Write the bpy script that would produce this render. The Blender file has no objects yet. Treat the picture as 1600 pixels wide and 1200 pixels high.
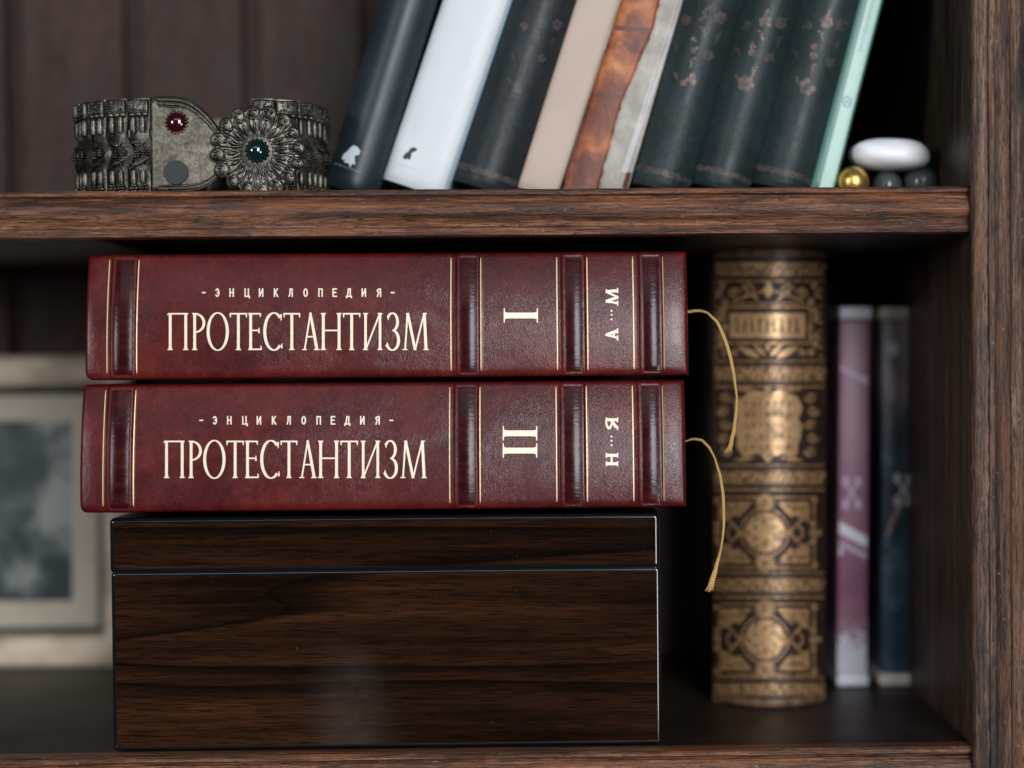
import bpy, bmesh, math, random
from mathutils import Vector, Matrix, noise
from mathutils.bvhtree import BVHTree
random.seed(7)
S = bpy.context.scene
C = S.collection
R = math.radians
# ------------------------------------------------------------------ camera
LENS = 65.0
F = 1600 * LENS / 36.0                       # focal length in pixels of the 1600x1200 photograph
CAM = Vector((0, -0.77, 0.157))
ROT = Matrix.Rotation(R(-1.3), 3, 'Z') @ Matrix.Rotation(R(90 - 1.3), 3, 'X') @ Matrix.Rotation(-0.0080, 3, 'Z')
_d = ROT.transposed() @ Vector((0, 1, 0))
PPX = 870 - F * _d.x / -_d.z
PPY = 570 + F * _d.y / -_d.z
cd = bpy.data.cameras.new('camera'); cam = bpy.data.objects.new('camera', cd); C.objects.link(cam)
cam.matrix_world = Matrix.Translation(CAM) @ ROT.to_4x4()
cd.lens = LENS; cd.sensor_width = 36; cd.sensor_fit = 'HORIZONTAL'
cd.shift_x = (800 - PPX) / 1600; cd.shift_y = (PPY - 600) / 1600
cd.clip_start = 0.01; cd.clip_end = 50
cd.dof.use_dof = True; cd.dof.focus_distance = 0.772; cd.dof.aperture_fstop = 2.8; cd.dof.aperture_blades = 9
S.camera = cam

def at(px, py, Y):
    """world point at depth Y seen at a pixel of the photograph"""
    d = ROT @ Vector(((px - PPX) / F, (PPY - py) / F, -1))
    return CAM + d * ((Y - CAM.y) / d.y)
# ------------------------------------------------------------------ light
W = bpy.data.worlds.new('World'); S.world = W; W.use_nodes = True
W.node_tree.nodes['Background'].inputs[0].default_value = (0.75, 0.88, 1, 1)
W.node_tree.nodes['Background'].inputs[1].default_value = 0.014
def area(name, loc, target, sx, sy, power, col):
    l = bpy.data.lights.new(name, 'AREA'); l.shape = 'RECTANGLE'; l.size = sx; l.size_y = sy
    l.energy = power; l.color = col
    o = bpy.data.objects.new(name, l); C.objects.link(o); o.location = loc
    o.rotation_euler = (Vector(target) - Vector(loc)).to_track_quat('-Z', 'Y').to_euler()
    return o
area('window_light', (0.54, -2.2, 0.64), (0.08, 0, 0.12), 0.62, 0.96, 44, (0.92, 0.96, 1.0))
area('second_window_light', (-1.80, -1.95, 0.56), (0, 0, 0.15), 0.60, 0.62, 22, (0.88, 0.94, 1.0))
area('box_rim_light', (1.25, -1.9, -0.18), (0, 0, 0.1), 0.5, 0.5, 11, (0.95, 0.96, 1.0))  # low lamp added for the bright right edge of the box
area('ceiling_bounce_light', (-0.05, -1.75, 1.22), (0, 0, 0.12), 2.0, 0.42, 4, (0.88, 0.94, 1.0))
_p = at(548, 1128, 0.005); _r = _p - CAM; _r.y = -_r.y                  # lamp added to give the box front its pale mirrored blur
area('low_reflection_light', _p + _r * 2.8, _p, 0.085, 0.22, 0.032, (1.0, 0.90, 0.82)).data.shape = 'ELLIPSE'
S.view_settings.view_transform = 'Standard'; S.view_settings.look = 'None'
S.view_settings.exposure = 0.0; S.view_settings.gamma = 1.0
S.view_settings.use_curve_mapping = False
S.render.engine = 'CYCLES'
S.cycles.max_bounces = 8; S.cycles.use_denoising = True

# ------------------------------------------------------------------ material helper
class NT:
    def __init__(s, name, fixed=False):
        s.fixed = fixed
        s.m = bpy.data.materials.new(name); s.m.use_nodes = True
        s.t = s.m.node_tree; s.b = s.t.nodes['Principled BSDF']; s.tc = s.n('ShaderNodeTexCoord')
    def n(s, typ): return s.t.nodes.new(typ)
    def l(s, a, b): s.t.links.new(a, b)
    def put(s, sock, v):
        if isinstance(v, bpy.types.NodeSocket): s.l(v, sock)
        elif isinstance(v, (tuple, list)) and len(v) == 3 and sock.type == 'RGBA': sock.default_value = (*v, 1)
        else: sock.default_value = v
    def coord(s, scale=(1, 1, 1), kind='Object', rot=(0, 0, 0), loc=(0, 0, 0)):
        mp = s.n('ShaderNodeMapping')
        if kind == 'Object':
            oi = s.n('ShaderNodeObjectInfo'); sh = s.n('ShaderNodeVectorMath'); sh.operation = 'MULTIPLY_ADD'
            s.l(oi.outputs['Location'], sh.inputs[0]); sh.inputs[1].default_value = (3.1, 0, 5.3) if not s.fixed else (0, 0, 0); s.l(s.tc.outputs[kind], sh.inputs[2])
            s.l(sh.outputs[0], mp.inputs[0])
        else: s.l(s.tc.outputs[kind], mp.inputs[0])
        mp.inputs['Scale'].default_value = scale; mp.inputs['Rotation'].default_value = rot; mp.inputs['Location'].default_value = loc
        return mp.outputs[0]
    def noise(s, co, scale=1, detail=4, rough=.55, dist=0):
        n = s.n('ShaderNodeTexNoise'); s.l(co, n.inputs['Vector'])
        n.inputs['Scale'].default_value = scale; n.inputs['Detail'].default_value = detail
        n.inputs['Roughness'].default_value = rough; n.inputs['Distortion'].default_value = dist
        return n.outputs['Fac']
    def voro(s, co, scale=1, feat='F1', rnd=1):
        n = s.n('ShaderNodeTexVoronoi'); n.feature = feat; s.l(co, n.inputs['Vector']); n.inputs['Scale'].default_value = scale
        n.inputs['Randomness'].default_value = rnd
        return n.outputs['Distance']
    def wave(s, co, scale, dist=0, dscale=1, axis='X', detail=2):
        n = s.n('ShaderNodeTexWave'); n.bands_direction = axis; s.l(co, n.inputs['Vector'])
        n.inputs['Scale'].default_value = scale; n.inputs['Distortion'].default_value = dist
        n.inputs['Detail Scale'].default_value = dscale; n.inputs['Detail'].default_value = detail
        return n.outputs['Fac']
    def ramp(s, f, stops):
        n = s.n('ShaderNodeValToRGB'); s.l(f, n.inputs[0]); e = n.color_ramp.elements
        while len(e) < len(stops): e.new(0.5)
        for k, (p, c) in zip(e, stops):
            k.position = p; k.color = (c, c, c, 1) if not isinstance(c, (tuple, list)) else (*c, 1)
        return n.outputs[0]
    def mix(s, f, a, b, mode='MIX'):
        n = s.n('ShaderNodeMix'); n.data_type = 'RGBA'; n.blend_type = mode
        s.put(n.inputs[0], f); s.put(n.inputs[6], a); s.put(n.inputs[7], b)
        return n.outputs[2]
    def math(s, op, a, b=0.0):
        n = s.n('ShaderNodeMath'); n.operation = op; s.put(n.inputs[0], a); s.put(n.inputs[1], b)
        return n.outputs[0]
    def sep(s, co):
        n = s.n('ShaderNodeSeparateXYZ'); s.l(co, n.inputs[0]); return n.outputs
    def bump(s, h, strength=.3, dist=.0005, prev=None):
        n = s.n('ShaderNodeBump'); s.l(h, n.inputs['Height'])
        n.inputs['Strength'].default_value = strength; n.inputs['Distance'].default_value = dist
        if prev is not None: s.l(prev, n.inputs['Normal'])
        return n.outputs[0]
    def done(s, col, rough=.5, metal=0, normal=None, **kw):
        s.put(s.b.inputs['Base Color'], col); s.put(s.b.inputs['Roughness'], rough); s.put(s.b.inputs['Metallic'], metal)
        if normal is not None: s.l(normal, s.b.inputs['Normal'])
        for k, v in kw.items(): s.put(s.b.inputs[k.replace('_', ' ')], v)
        return s.m

def wood(name, axis, ramp, pore, stain, rough=(.35, .6), fine=1.0, bump=.5, stain_at=(.52, .68), warm=None, pore_amt=.8, spec=.5):
    """old oak: grain bands, short dark pores, stains; axis = direction of the grain"""
    t = NT(name)
    def sc(along, across):
        v = [across] * 3; v[axis] = along; return tuple(v)
    big = t.noise(t.coord((1, 1, 1)), 14, 3)
    g1 = t.noise(t.coord(sc(26, 400 * fine)), 1, 8, .66, .8)
    g2 = t.noise(t.coord(sc(210, 1500 * fine)), 1, 5, .62, .5)
    g3 = t.noise(t.coord(sc(2.5, 90 * fine), loc=(3, 1, 7)), 1, 4, .55, .8)
    v = t.math('ADD', t.math('MULTIPLY', g1, .6), t.math('MULTIPLY', g3, .4))
    col = t.ramp(v, ramp)
    pm = t.ramp(g2, [(.36, 1), (.50, 0)])
    col = t.mix(t.math('MULTIPLY', pm, pore_amt), col, pore)
    sm = t.ramp(t.noise(t.coord(sc(14, 60), loc=(5, 5, 5)), 1, 5, .6, 1.0), [(stain_at[0], 0), (stain_at[1], 1)])
    col = t.mix(t.math('MULTIPLY', sm, .8), col, stain)
    if warm is not None:
        wm = t.ramp(t.noise(t.coord(sc(11, 110), loc=(9, 2, 4)), 1, 5, .6, .8), [(.52, 0), (.68, 1)])
        col = t.mix(t.math('MULTIPLY', wm, .75), col, warm)
    spk = t.ramp(t.noise(t.coord(sc(350, 420)), 1, 2), [(.71, 0), (.74, 1)])
    col = t.mix(t.math('MULTIPLY', spk, .5), col, (.34, .27, .22))
    rg = t.math('ADD', t.math('MULTIPLY', big, rough[1] - rough[0]), rough[0])
    nb = t.bump(g1, bump * .6, .0006)
    nb = t.bump(g2, bump, .0005, nb)
    t.b.inputs['Specular IOR Level'].default_value = spec
    return t.done(col, rg, 0, nb)

M = {}
M['shelf_wood'] = wood('shelf_wood', 0, [(.36, (.013, .0060, .0040)), (.45, (.080, .031, .0155)), (.53, (.185, .073, .036)), (.64, (.39, .195, .112))],
                       (.009, .006, .005), (.020, .018, .021), (.26, .46), 1.45, .9, (.54, .66), (.26, .085, .028), 1.0, .4)
M['post_wood'] = wood('post_wood', 2, [(.35, (.013, .0070, .0050)), (.44, (.080, .042, .028)), (.53, (.165, .092, .062)), (.65, (.34, .195, .130))],
                      (.010, .007, .006), (.024, .021, .022), (.36, .58), 1.6, 1.0, (.54, .68), (.22, .078, .028), 1.0, .3)
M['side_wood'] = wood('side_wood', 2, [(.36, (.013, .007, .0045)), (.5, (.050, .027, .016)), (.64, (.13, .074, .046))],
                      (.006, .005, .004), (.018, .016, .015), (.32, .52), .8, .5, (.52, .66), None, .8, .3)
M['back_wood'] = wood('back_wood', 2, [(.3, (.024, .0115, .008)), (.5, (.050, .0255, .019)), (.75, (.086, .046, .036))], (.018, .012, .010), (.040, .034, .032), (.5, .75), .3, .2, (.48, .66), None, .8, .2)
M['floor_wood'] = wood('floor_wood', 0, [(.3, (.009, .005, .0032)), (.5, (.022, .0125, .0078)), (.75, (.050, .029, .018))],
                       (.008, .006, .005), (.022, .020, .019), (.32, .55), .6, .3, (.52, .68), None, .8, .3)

def veneer():
    t = NT('lacquered_walnut')
    big = t.noise(t.coord((1.05, 17, 18), loc=(.35, 0, .02)), 1, 2, .45, .4)
    ring = t.math('FRACT', t.math('MULTIPLY', big, 9.0))
    w2 = t.noise(t.coord((9, 200, 260)), 1, 6, .62, .5)
    w3 = t.noise(t.coord((3, 30, 34)), 1, 4, .55, .6)
    fine = t.noise(t.coord((75, 1500, 1700)), 1, 4, .6, .3)
    v = t.math('ADD', t.math('MULTIPLY', t.ramp(ring, [(0, .10), (.12, .62), (.55, .55), (1, .30)]), .40), t.math('ADD', t.math('MULTIPLY', w2, .32), t.math('MULTIPLY', w3, .28)))
    col = t.ramp(v, [(.33, (.0040, .0019, .0013)), (.43, (.0110, .0044, .0022)), (.53, (.027, .0102, .0045)), (.64, (.060, .0225, .0092))])
    col = t.mix(t.ramp(fine, [(.38, .75), (.52, 0)]), col, (.0035, .0020, .0015))
    dust = t.ramp(t.noise(t.coord((700, 700, 700), loc=(4, 0, 0)), 1, 2), [(.75, 0), (.78, .25)])
    col = t.mix(dust, col, (.16, .14, .12))
    scr = t.ramp(t.noise(t.coord((1, 1, 1)), 26, 7, .75), [(.35, .02), (.62, .11)])
    return t.done(col, .6, 0, None, Coat_Weight=1.0, Coat_Roughness=scr, Coat_IOR=1.45, Specular_IOR_Level=.0)
M['veneer'] = veneer()
def black_lacquer():
    t = NT('black_lacquer'); return t.done((.006, .0065, .008), .12, 0, None, Coat_Weight=1.0, Coat_Roughness=.04)
M['box_edge'] = black_lacquer()

def leather(name, a, b, c, rough=(.30, .46), cell=1150, strength=.5, spec=.5, coat=.35):
    t = NT(name)
    co = t.coord((1, 1, 1))
    # warp the cells so the grain wrinkles like hide
    wn = t.n('ShaderNodeTexNoise'); t.l(co, wn.inputs['Vector']); wn.inputs['Scale'].default_value = 190; wn.inputs['Detail'].default_value = 3
    va = t.n('ShaderNodeVectorMath'); va.operation = 'SCALE'; t.l(wn.outputs['Color'], va.inputs[0]); va.inputs['Scale'].default_value = .0042
    vb = t.n('ShaderNodeVectorMath'); vb.operation = 'ADD'; t.l(co, vb.inputs[0]); t.l(va.outputs[0], vb.inputs[1])
    cells = t.voro(vb.outputs[0], cell, 'DISTANCE_TO_EDGE')
    cells2 = t.voro(vb.outputs[0], cell * .43, 'DISTANCE_TO_EDGE')
    area_ = t.noise(co, 30, 3, .6, 1.2)
    cl = t.noise(t.coord((16, 16, 24), loc=(1, 2, 3)), 1, 5, .6, 1.0)
    mot = t.noise(co, 260, 4, .6)
    col = t.ramp(t.math('ADD', t.math('MULTIPLY', cl, .65), t.math('MULTIPLY', mot, .35)), [(.34, a), (.5, b), (.68, c)])
    vein = t.ramp(cells2, [(.0, 1), (.05, 0)])
    col = t.mix(t.math('MULTIPLY', vein, t.math('MULTIPLY', area_, .42)), col, tuple(min(1, x * 2.1 + .006) for x in c))
    h = t.math('ADD', t.math('MULTIPLY', t.ramp(cells, [(0, 1), (.20, 0)]), t.ramp(area_, [(.40, .15), (.58, 1)])), t.math('MULTIPLY', t.ramp(cells2, [(0, 1), (.12, 0)]), .30))
    nb = t.bump(h, strength, .00022)
    nb = t.bump(t.noise(co, 300, 3, .6), .05, .0006, nb)
    rg = t.math('ADD', t.math('MULTIPLY', mot, rough[1] - rough[0]), rough[0])
    t.l(nb, t.b.inputs['Coat Normal'])
    return t.done(col, t.math('ADD', rg, .18), 0, nb, Specular_IOR_Level=spec * .45, Coat_Weight=coat, Coat_Roughness=rg)
M['red_leather'] = leather('burgundy_leather', (.034, .0025, .0032), (.070, .0047, .0055), (.122, .0125, .0078), (.19, .27), 1250, .15, .22, .45)
def burnished():
    t = NT('burnished_strap')
    a = t.noise(t.coord((40, 40, 300)), 1, 4, .6)
    col = t.ramp(a, [(.35, (.024, .0030, .0042)), (.65, (.046, .0055, .0070))])
    nb = t.bump(t.noise(t.coord((300, 100, 900)), 1, 3), .25, .0003)
    return t.done(col, t.math('ADD', t.math('MULTIPLY', a, .12), .13), 0, nb, Specular_IOR_Level=.20)
M['strap'] = burnished()
def foil(name, col, rough=.45, metal=.35):
    t = NT(name)
    n = t.noise(t.coord((1, 1, 1)), 900, 3)
    c = t.mix(t.ramp(n, [(.35, 0), (.7, 1)]), col, tuple(x * .88 for x in col))
    brk = t.ramp(t.noise(t.coord((1, 1, 1), loc=(2, 2, 2)), 1600, 3, .6), [(.66, 0), (.72, .75)])
    c = t.mix(brk, c, (.20, .09, .06))
    rv = t.math('ADD', t.math('MULTIPLY', n, .25), rough - .12)
    return t.done(c, rv, metal, t.bump(t.noise(t.coord((1, 1, 1)), 1300, 3), .3, .0002))
M['cream_foil'] = foil('cream_foil', (.86, .72, .55), .45, .15)
M['line_foil'] = foil('gilt_line_foil', (.72, .54, .30), .4, .35)
def worn_gold(name, col, under, thr=(.40, .58), scale=260, metal=.7, rough=.42, bump=.3):
    t = NT(name)
    n = t.noise(t.coord((1, 1, 1)), scale, 5, .65)
    m = t.ramp(n, [(thr[0], 0), (thr[1], 1)])
    c = t.mix(m, under, col)
    nb = t.bump(t.noise(t.coord((1, 1, 1)), 900, 3), bump, .0004)
    return t.done(c, rough, t.math('MULTIPLY', m, metal), nb)
M['old_gilt'] = worn_gold('old_gilt', (.52, .30, .14), (.085, .040, .019), (.34, .60), 300, .45, .42)
M['old_gilt_bright'] = worn_gold('old_gilt_bright', (.60, .37, .185), (.22, .115, .055), (.32, .58), 190, .5, .40)
M['old_brown'] = leather('old_brown_leather', (.010, .005, .0035), (.024, .011, .007), (.045, .020, .012), (.36, .5), 1500, .3)
M['old_black'] = NT('old_black_tooling').done((.010, .007, .006), .5)
M['worn_flower'] = worn_gold('worn_flower', (.21, .130, .098), (.024, .028, .029), (.38, .64), 330, .15, .5)
M['worn_dim'] = worn_gold('worn_dim', (.095, .064, .052), (.020, .027, .029), (.42, .64), 330, .1, .55)

def cloth(name, a, b, rough=.5, bump=.2, scale=60, fine=700, spec=.5):
    t = NT(name)
    n = t.noise(t.coord((1, 1, 1)), scale, 5, .6)
    col = t.ramp(n, [(.35, a), (.65, b)])
    nb = t.bump(t.noise(t.coord((1, 1, 1)), fine, 4, .6), bump, .0006)
    return t.done(col, t.math('ADD', t.math('MULTIPLY', n, .2), rough - .1), 0, nb, Specular_IOR_Level=spec)
M['black_cover'] = cloth('black_cover', (.012, .020, .024), (.016, .025, .030), .42, .1)
M['white_cover'] = cloth('white_cover', (.58, .595, .62), (.62, .635, .66), .45, .05)
M['white_side'] = cloth('pale_blue_board', (.34, .44, .52), (.40, .50, .58), .45, .05)
M['green_cover'] = leather('dark_green_leather', (.007, .014, .0155), (.012, .022, .024), (.020, .033, .035), (.34, .44), 900, .30, .4, .38)
M['dark_cover'] = leather('dark_leather', (.007, .011, .013), (.011, .017, .020), (.019, .027, .030), (.34, .44), 900, .30, .4, .38)
M['cream_cover'] = cloth('cream_cover', (.46, .35, .285), (.50, .385, .315), .65, .15)
M['mint_cover'] = cloth('teal_board', (.045, .14, .115), (.06, .17, .14), .4, .1)
M['mint_spine'] = cloth('mint_paper', (.29, .46, .40), (.35, .51, .45), .4, .05)
M['paper'] = cloth('page_paper', (.55, .50, .42), (.66, .61, .52), .8, .3, 200, 1200)
M['grey_paper'] = cloth('torn_paper', (.32, .29, .25), (.50, .45, .40), .75, .3, 110, 700)
M['pale_paper'] = cloth('pale_paper', (.50, .48, .48), (.62, .58, .57), .75, .2, 110)
M['ink_black'] = NT('black_ink').done((.012, .016, .018), .5)
M['ink_white'] = NT('white_ink').done((.62, .67, .72), .5)
M['ink_grey'] = NT('grey_ink').done((.42, .45, .48), .5)
M['ink_dimwhite'] = NT('dim_white_ink').done((.16, .20, .23), .5)
M['ink_green'] = NT('green_ink').done((.16, .27, .24), .5)
M['rubbed_brown'] = cloth('rubbed_brown', (.07, .032, .017), (.20, .11, .058), .5, .3, 200)
def orange():
    t = NT('orange_leather')
    n = t.noise(t.coord((1, 1, 1)), 75, 5, .62, .6)
    n2 = t.noise(t.coord((1, 1, 1), loc=(4, 4, 4)), 34, 3)
    col = t.ramp(n, [(.32, (.095, .022, .010)), (.46, (.23, .055, .017)), (.58, (.38, .110, .030)), (.72, (.52, .21, .075))])
    col = t.mix(t.ramp(n2, [(.44, 0), (.58, .85)]), col, (.13, .027, .012))
    return t.done(col, .5, 0, t.bump(t.noise(t.coord((1, 1, 1)), 500, 4), .4, .0006))
M['orange_leather'] = orange()
M['orange_dark'] = NT('orange_leather_band').done((.11, .030, .014), .5)
def silver(name, a, b, c, rough=(.3, .55), scale=120):
    t = NT(name)
    n = t.noise(t.coord((1, 1, 1)), scale, 6, .65)
    n2 = t.noise(t.coord((1, 1, 1), loc=(3, 3, 3)), 700, 4, .6)
    col = t.ramp(t.math('ADD', t.math('MULTIPLY', n, .6), t.math('MULTIPLY', n2, .4)), [(.36, a), (.5, b), (.66, c)])
    nb = t.bump(n2, .35, .0005)
    return t.done(col, t.math('ADD', t.math('MULTIPLY', n, rough[1] - rough[0]), rough[0]), .85, nb)
M['silver'] = silver('tarnished_silver', (.028, .025, .020), (.078, .069, .056), (.20, .18, .15), (.26, .48))
M['silver_dark'] = silver('dark_tarnished_silver', (.028, .026, .023), (.075, .068, .057), (.16, .147, .125), (.28, .48))
M['silver_plate'] = silver('polished_silver_plate', (.045, .038, .028), (.135, .116, .090), (.28, .25, .205), (.38, .55), 90)
M['red_stone'] = NT('red_stone').done((.035, .002, .005), .08, 0, None, Coat_Weight=1.0, Coat_Roughness=.03)
M['green_stone'] = NT('green_stone').done((.002, .016, .017), .06, 0, None, Coat_Weight=1.0, Coat_Roughness=.03)
M['socket'] = cloth('dark_socket', (.016, .019, .021), (.030, .033, .036), .7, .3, 300)
M['pebble'] = cloth('white_pebble', (.86, .86, .88), (.90, .90, .92), .38, .03)
M['gold'] = foil('gold_metal', (.90, .54, .15), .30, .9)
def glassy():
    t = NT('smoky_glass'); return t.done((.10, .11, .115), .12, 0, None, Transmission_Weight=.35, IOR=1.45)
M['smoky'] = glassy()
def frame_wood(name, a, b):
    t = NT(name)
    n = t.noise(t.coord((22, 60, 60)), 1, 5, .6)
    return t.done(t.ramp(n, [(.36, a), (.64, b)]), .55, 0, t.bump(n, .3, .001))
M['frame'] = frame_wood('pale_frame_wood', (.30, .215, .15), (.66, .52, .39))
M['frame_lip'] = frame_wood('grey_frame_lip', (.030, .030, .026), (.06, .058, .050))
M['mat'] = cloth('grey_mat_board', (.36, .30, .225), (.42, .355, .27), .6, .05, 30)
def photo():
    t = NT('faded_photograph')
    n = t.noise(t.coord((1, 1, 1)), 26, 3, .5, .6)
    n2 = t.noise(t.coord((1, 1, 1), loc=(7, 1, 2)), 60, 3, .5)
    z = t.sep(t.coord((1, 1, 1)))[2]
    v = t.math('ADD', t.math('MULTIPLY', n, .7), t.math('MULTIPLY', n2, .3))
    col = t.ramp(v, [(.42, (.014, .022, .024)), (.50, (.065, .08, .078)), (.59, (.24, .25, .23))])
    return t.done(col, .35, 0)
M['photo'] = photo()
def gold_cord():
    t = NT('gold_cord')
    w = t.wave(t.coord((1, 1, 1), 'UV'), 1.0, 0, 1, 'DIAGONAL')
    col = t.ramp(w, [(.15, (.34, .19, .050)), (.7, (.74, .49, .17))])
    return t.done(col, .42, .15, t.bump(w, .6, .0006))
M['cord'] = gold_cord()
def purple():
    t = NT('purple_print', True)
    co = t.coord((1, 1, 1)); z = t.sep(co)[2]
    n = t.noise(t.coord((220, 220, 420)), 1, 5, .7)
    n2 = t.noise(co, 28, 3)
    base = t.ramp(n2, [(.35, (.24, .085, .15)), (.65, (.33, .135, .21))])
    k = t.math('ADD', t.math('MULTIPLY', z, -18.0), t.math('MULTIPLY', n, 1.1))      # printed speckle near the foot
    m = t.ramp(t.math('ADD', k, .28), [(.28, 0), (.50, 1)])
    return t.done(t.mix(t.math('MULTIPLY', m, .85), base, (.78, .78, .86)), .4)
M['purple'] = purple()
def bluep():
    t = NT('blue_print', True)
    co = t.coord((1, 1, 1)); z = t.sep(co)[2]
    n = t.noise(t.coord((60, 60, 30)), 1, 4, .6, 1.0)
    lo = t.ramp(n, [(.35, (.022, .044, .066)), (.55, (.055, .098, .140)), (.72, (.17, .21, .26))])
    hi = t.ramp(n, [(.35, (.11, .12, .15)), (.5, (.30, .26, .29)), (.68, (.55, .43, .43))])
    m = t.ramp(t.math('MULTIPLY', z, 5.0), [(.60, 0), (.78, 1)])
    c = t.mix(m, lo, hi)
    return t.done(c, .35)
M['blue'] = bluep()
M['cap_white'] = cloth('white_card', (.80, .81, .88), (.86, .87, .92), .6, .05)
M['cap_cream'] = cloth('cream_card', (.80, .67, .60), (.88, .75, .67), .6, .05)
M['lilac'] = NT('lilac_ink').done((.60, .42, .58), .5)
M['pale_ink'] = NT('pale_ink').done((.82, .80, .86), .5)
M['peach'] = NT('peach_ink').done((.60, .36, .28), .5)

# ------------------------------------------------------------------ mesh helper
class MB:
    def __init__(s): s.bm = bmesh.new(); s.uv = None
    def grid(s, rows, cu=False, cv=False, uv=None):
        bm = s.bm; V = [[bm.verts.new(p) for p in r] for r in rows]
        nr, nc = len(V), len(V[0])
        lay = None
        if uv: lay = bm.loops.layers.uv.verify()
        for i in range(nr if cv else nr - 1):
            for j in range(nc if cu else nc - 1):
                a, b = (i + 1) % nr, (j + 1) % nc
                try: f = bm.faces.new((V[i][j], V[i][b], V[a][b], V[a][j]))
                except ValueError: continue
                if lay:
                    for lp, (ii, jj) in zip(f.loops, ((i, j), (i, j + 1), (i + 1, j + 1), (i + 1, j))):
                        lp[lay].uv = (jj / nc * uv[0], ii / nr * uv[1])
        return V
    def face(s, pts):
        try: return s.bm.faces.new([s.bm.verts.new(p) for p in pts])
        except ValueError: return None
    def box(s, lo, hi, r=0, seg=3):
        t = bmesh.new(); bmesh.ops.create_cube(t, size=1)
        for v in t.verts:
            v.co = Vector([lo[i] + (v.co[i] + .5) * (hi[i] - lo[i]) for i in range(3)])
        if r: bmesh.ops.bevel(t, geom=list(t.edges), offset=r, segments=seg, profile=.5, affect='EDGES')
        s.join(t)
    def join(s, t, mat=None):
        if mat is not None: bmesh.ops.transform(t, matrix=mat, verts=t.verts)
        me = bpy.data.meshes.new('tmp'); t.to_mesh(me); t.free(); s.bm.from_mesh(me); bpy.data.meshes.remove(me)
    def ball(s, c, r, sub=2):
        t = bmesh.new(); bmesh.ops.create_icosphere(t, subdivisions=sub, radius=1)
        r = r if isinstance(r, (tuple, list)) else (r, r, r)
        s.join(t, Matrix.Translation(c) @ Matrix.Diagonal((*r, 1)))
    def tube(s, path, rad, n=8, caps=True, uv=None):
        path = [Vector(p) for p in path]; rows = []
        up = Vector((0.13, 1, 0.07)).normalized()
        for i, p in enumerate(path):
            d = (path[min(i + 1, len(path) - 1)] - path[max(i - 1, 0)]).normalized()
            a = d.cross(up).normalized(); b = a.cross(d).normalized()
            r = rad[i] if isinstance(rad, list) else rad
            ra, rb = r if isinstance(r, (tuple, list)) else (r, r)
            rows.append([p + a * (ra * math.cos(k * 2 * math.pi / n)) + b * (rb * math.sin(k * 2 * math.pi / n)) for k in range(n)])
        V = s.grid(rows, cu=True, uv=uv)
        if caps:
            s.bm.faces.new(V[0]); s.bm.faces.new(V[-1])
    def build(s, name, mat, parent=None, origin=None, sharp=35, solid=0, offset=-1, normals=True):
        if origin is not None: bmesh.ops.translate(s.bm, vec=-Vector(origin), verts=s.bm.verts)
        if normals: bmesh.ops.recalc_face_normals(s.bm, faces=s.bm.faces)
        me = bpy.data.meshes.new(name); s.bm.to_mesh(me); s.bm.free()
        for p in me.polygons: p.use_smooth = True
        me.set_sharp_from_angle(angle=R(sharp))
        me.materials.append(mat)
        o = bpy.data.objects.new(name, me); C.objects.link(o)
        if parent is not None: o.parent = parent
        if solid:
            md = o.modifiers.new('thickness', 'SOLIDIFY'); md.thickness = solid; md.offset = offset
        return o
def thing(name, label, cat, loc=(0, 0, 0), rot=(0, 0, 0), group=None):
    o = bpy.data.objects.new(name, None); C.objects.link(o); o.empty_display_size = .02
    o.location = loc; o.rotation_euler = rot
    o['label'] = label; o['category'] = cat
    if group: o['group'] = group
    return o
def tag(o, label, cat, group=None):
    o['label'] = label; o['category'] = cat
    if group: o['group'] = group
    return o
def lerp(a, b, t): return a + (b - a) * t
def sstep(a, b, x):
    t = min(1, max(0, (x - a) / (b - a))); return t * t * (3 - 2 * t)
def resample(pts, step):
    out = [pts[0]]
    for a, b in zip(pts, pts[1:]):
        L = math.dist(a, b); n = max(1, int(math.ceil(L / step)))
        out += [tuple(lerp(x, y, k / n) for x, y in zip(a, b)) for k in range(1, n + 1)]
    return out
def spline(pts, n=10):
    """Catmull-Rom through the points"""
    P = [pts[0]] + list(pts) + [pts[-1]]; out = []
    for i in range(1, len(P) - 2):
        for k in range(n):
            t = k / n
            out.append(tuple(.5 * (2 * b + (c - a) * t + (2 * a - 5 * b + 4 * c - d) * t * t + (3 * b - a - 3 * c + d) * t ** 3)
                             for a, b, c, d in zip(P[i - 1], P[i], P[i + 1], P[i + 2])))
    out.append(tuple(P[-2])); return out

# flat marks laid on a surface: strokes are ribbons, (path, width or widths) in a flat frame, mapped by mp(x, y, offset)
_lift = [0]
def ribbon(mb, path, w, mp, closed=False):
    pp, wl = [], []
    for i in range(len(path) - (0 if closed else 1)):
        a, b = path[i], path[(i + 1) % len(path)]; k = max(1, int(math.dist(a, b) / 3.0))
        for q in range(k):
            pp.append((lerp(a[0], b[0], q / k), lerp(a[1], b[1], q / k)))
            if isinstance(w, list): wl.append(lerp(w[i], w[(i + 1) % len(w)], q / k))
    if not closed:
        pp.append(path[-1])
        if isinstance(w, list): wl.append(w[-1])
    path = pp; w = wl if isinstance(w, list) else w
    n = len(path); rows = []
    _lift[0] = (_lift[0] + 1) % 12
    off = .00004 + _lift[0] * 4e-6
    for i, (x, y) in enumerate(path):
        if closed: a, b = path[(i - 1) % n], path[(i + 1) % n]
        else: a, b = path[max(0, i - 1)], path[min(n - 1, i + 1)]
        dx, dy = b[0] - a[0], b[1] - a[1]; L = math.hypot(dx, dy) or 1
        ww = (w[i] if isinstance(w, list) else w) / 2
        nx, ny = -dy / L * ww, dx / L * ww
        rows.append([mp(x + nx, y + ny, off), mp(x, y, off), mp(x - nx, y - ny, off)])
    mb.grid(rows, cv=closed)
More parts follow.
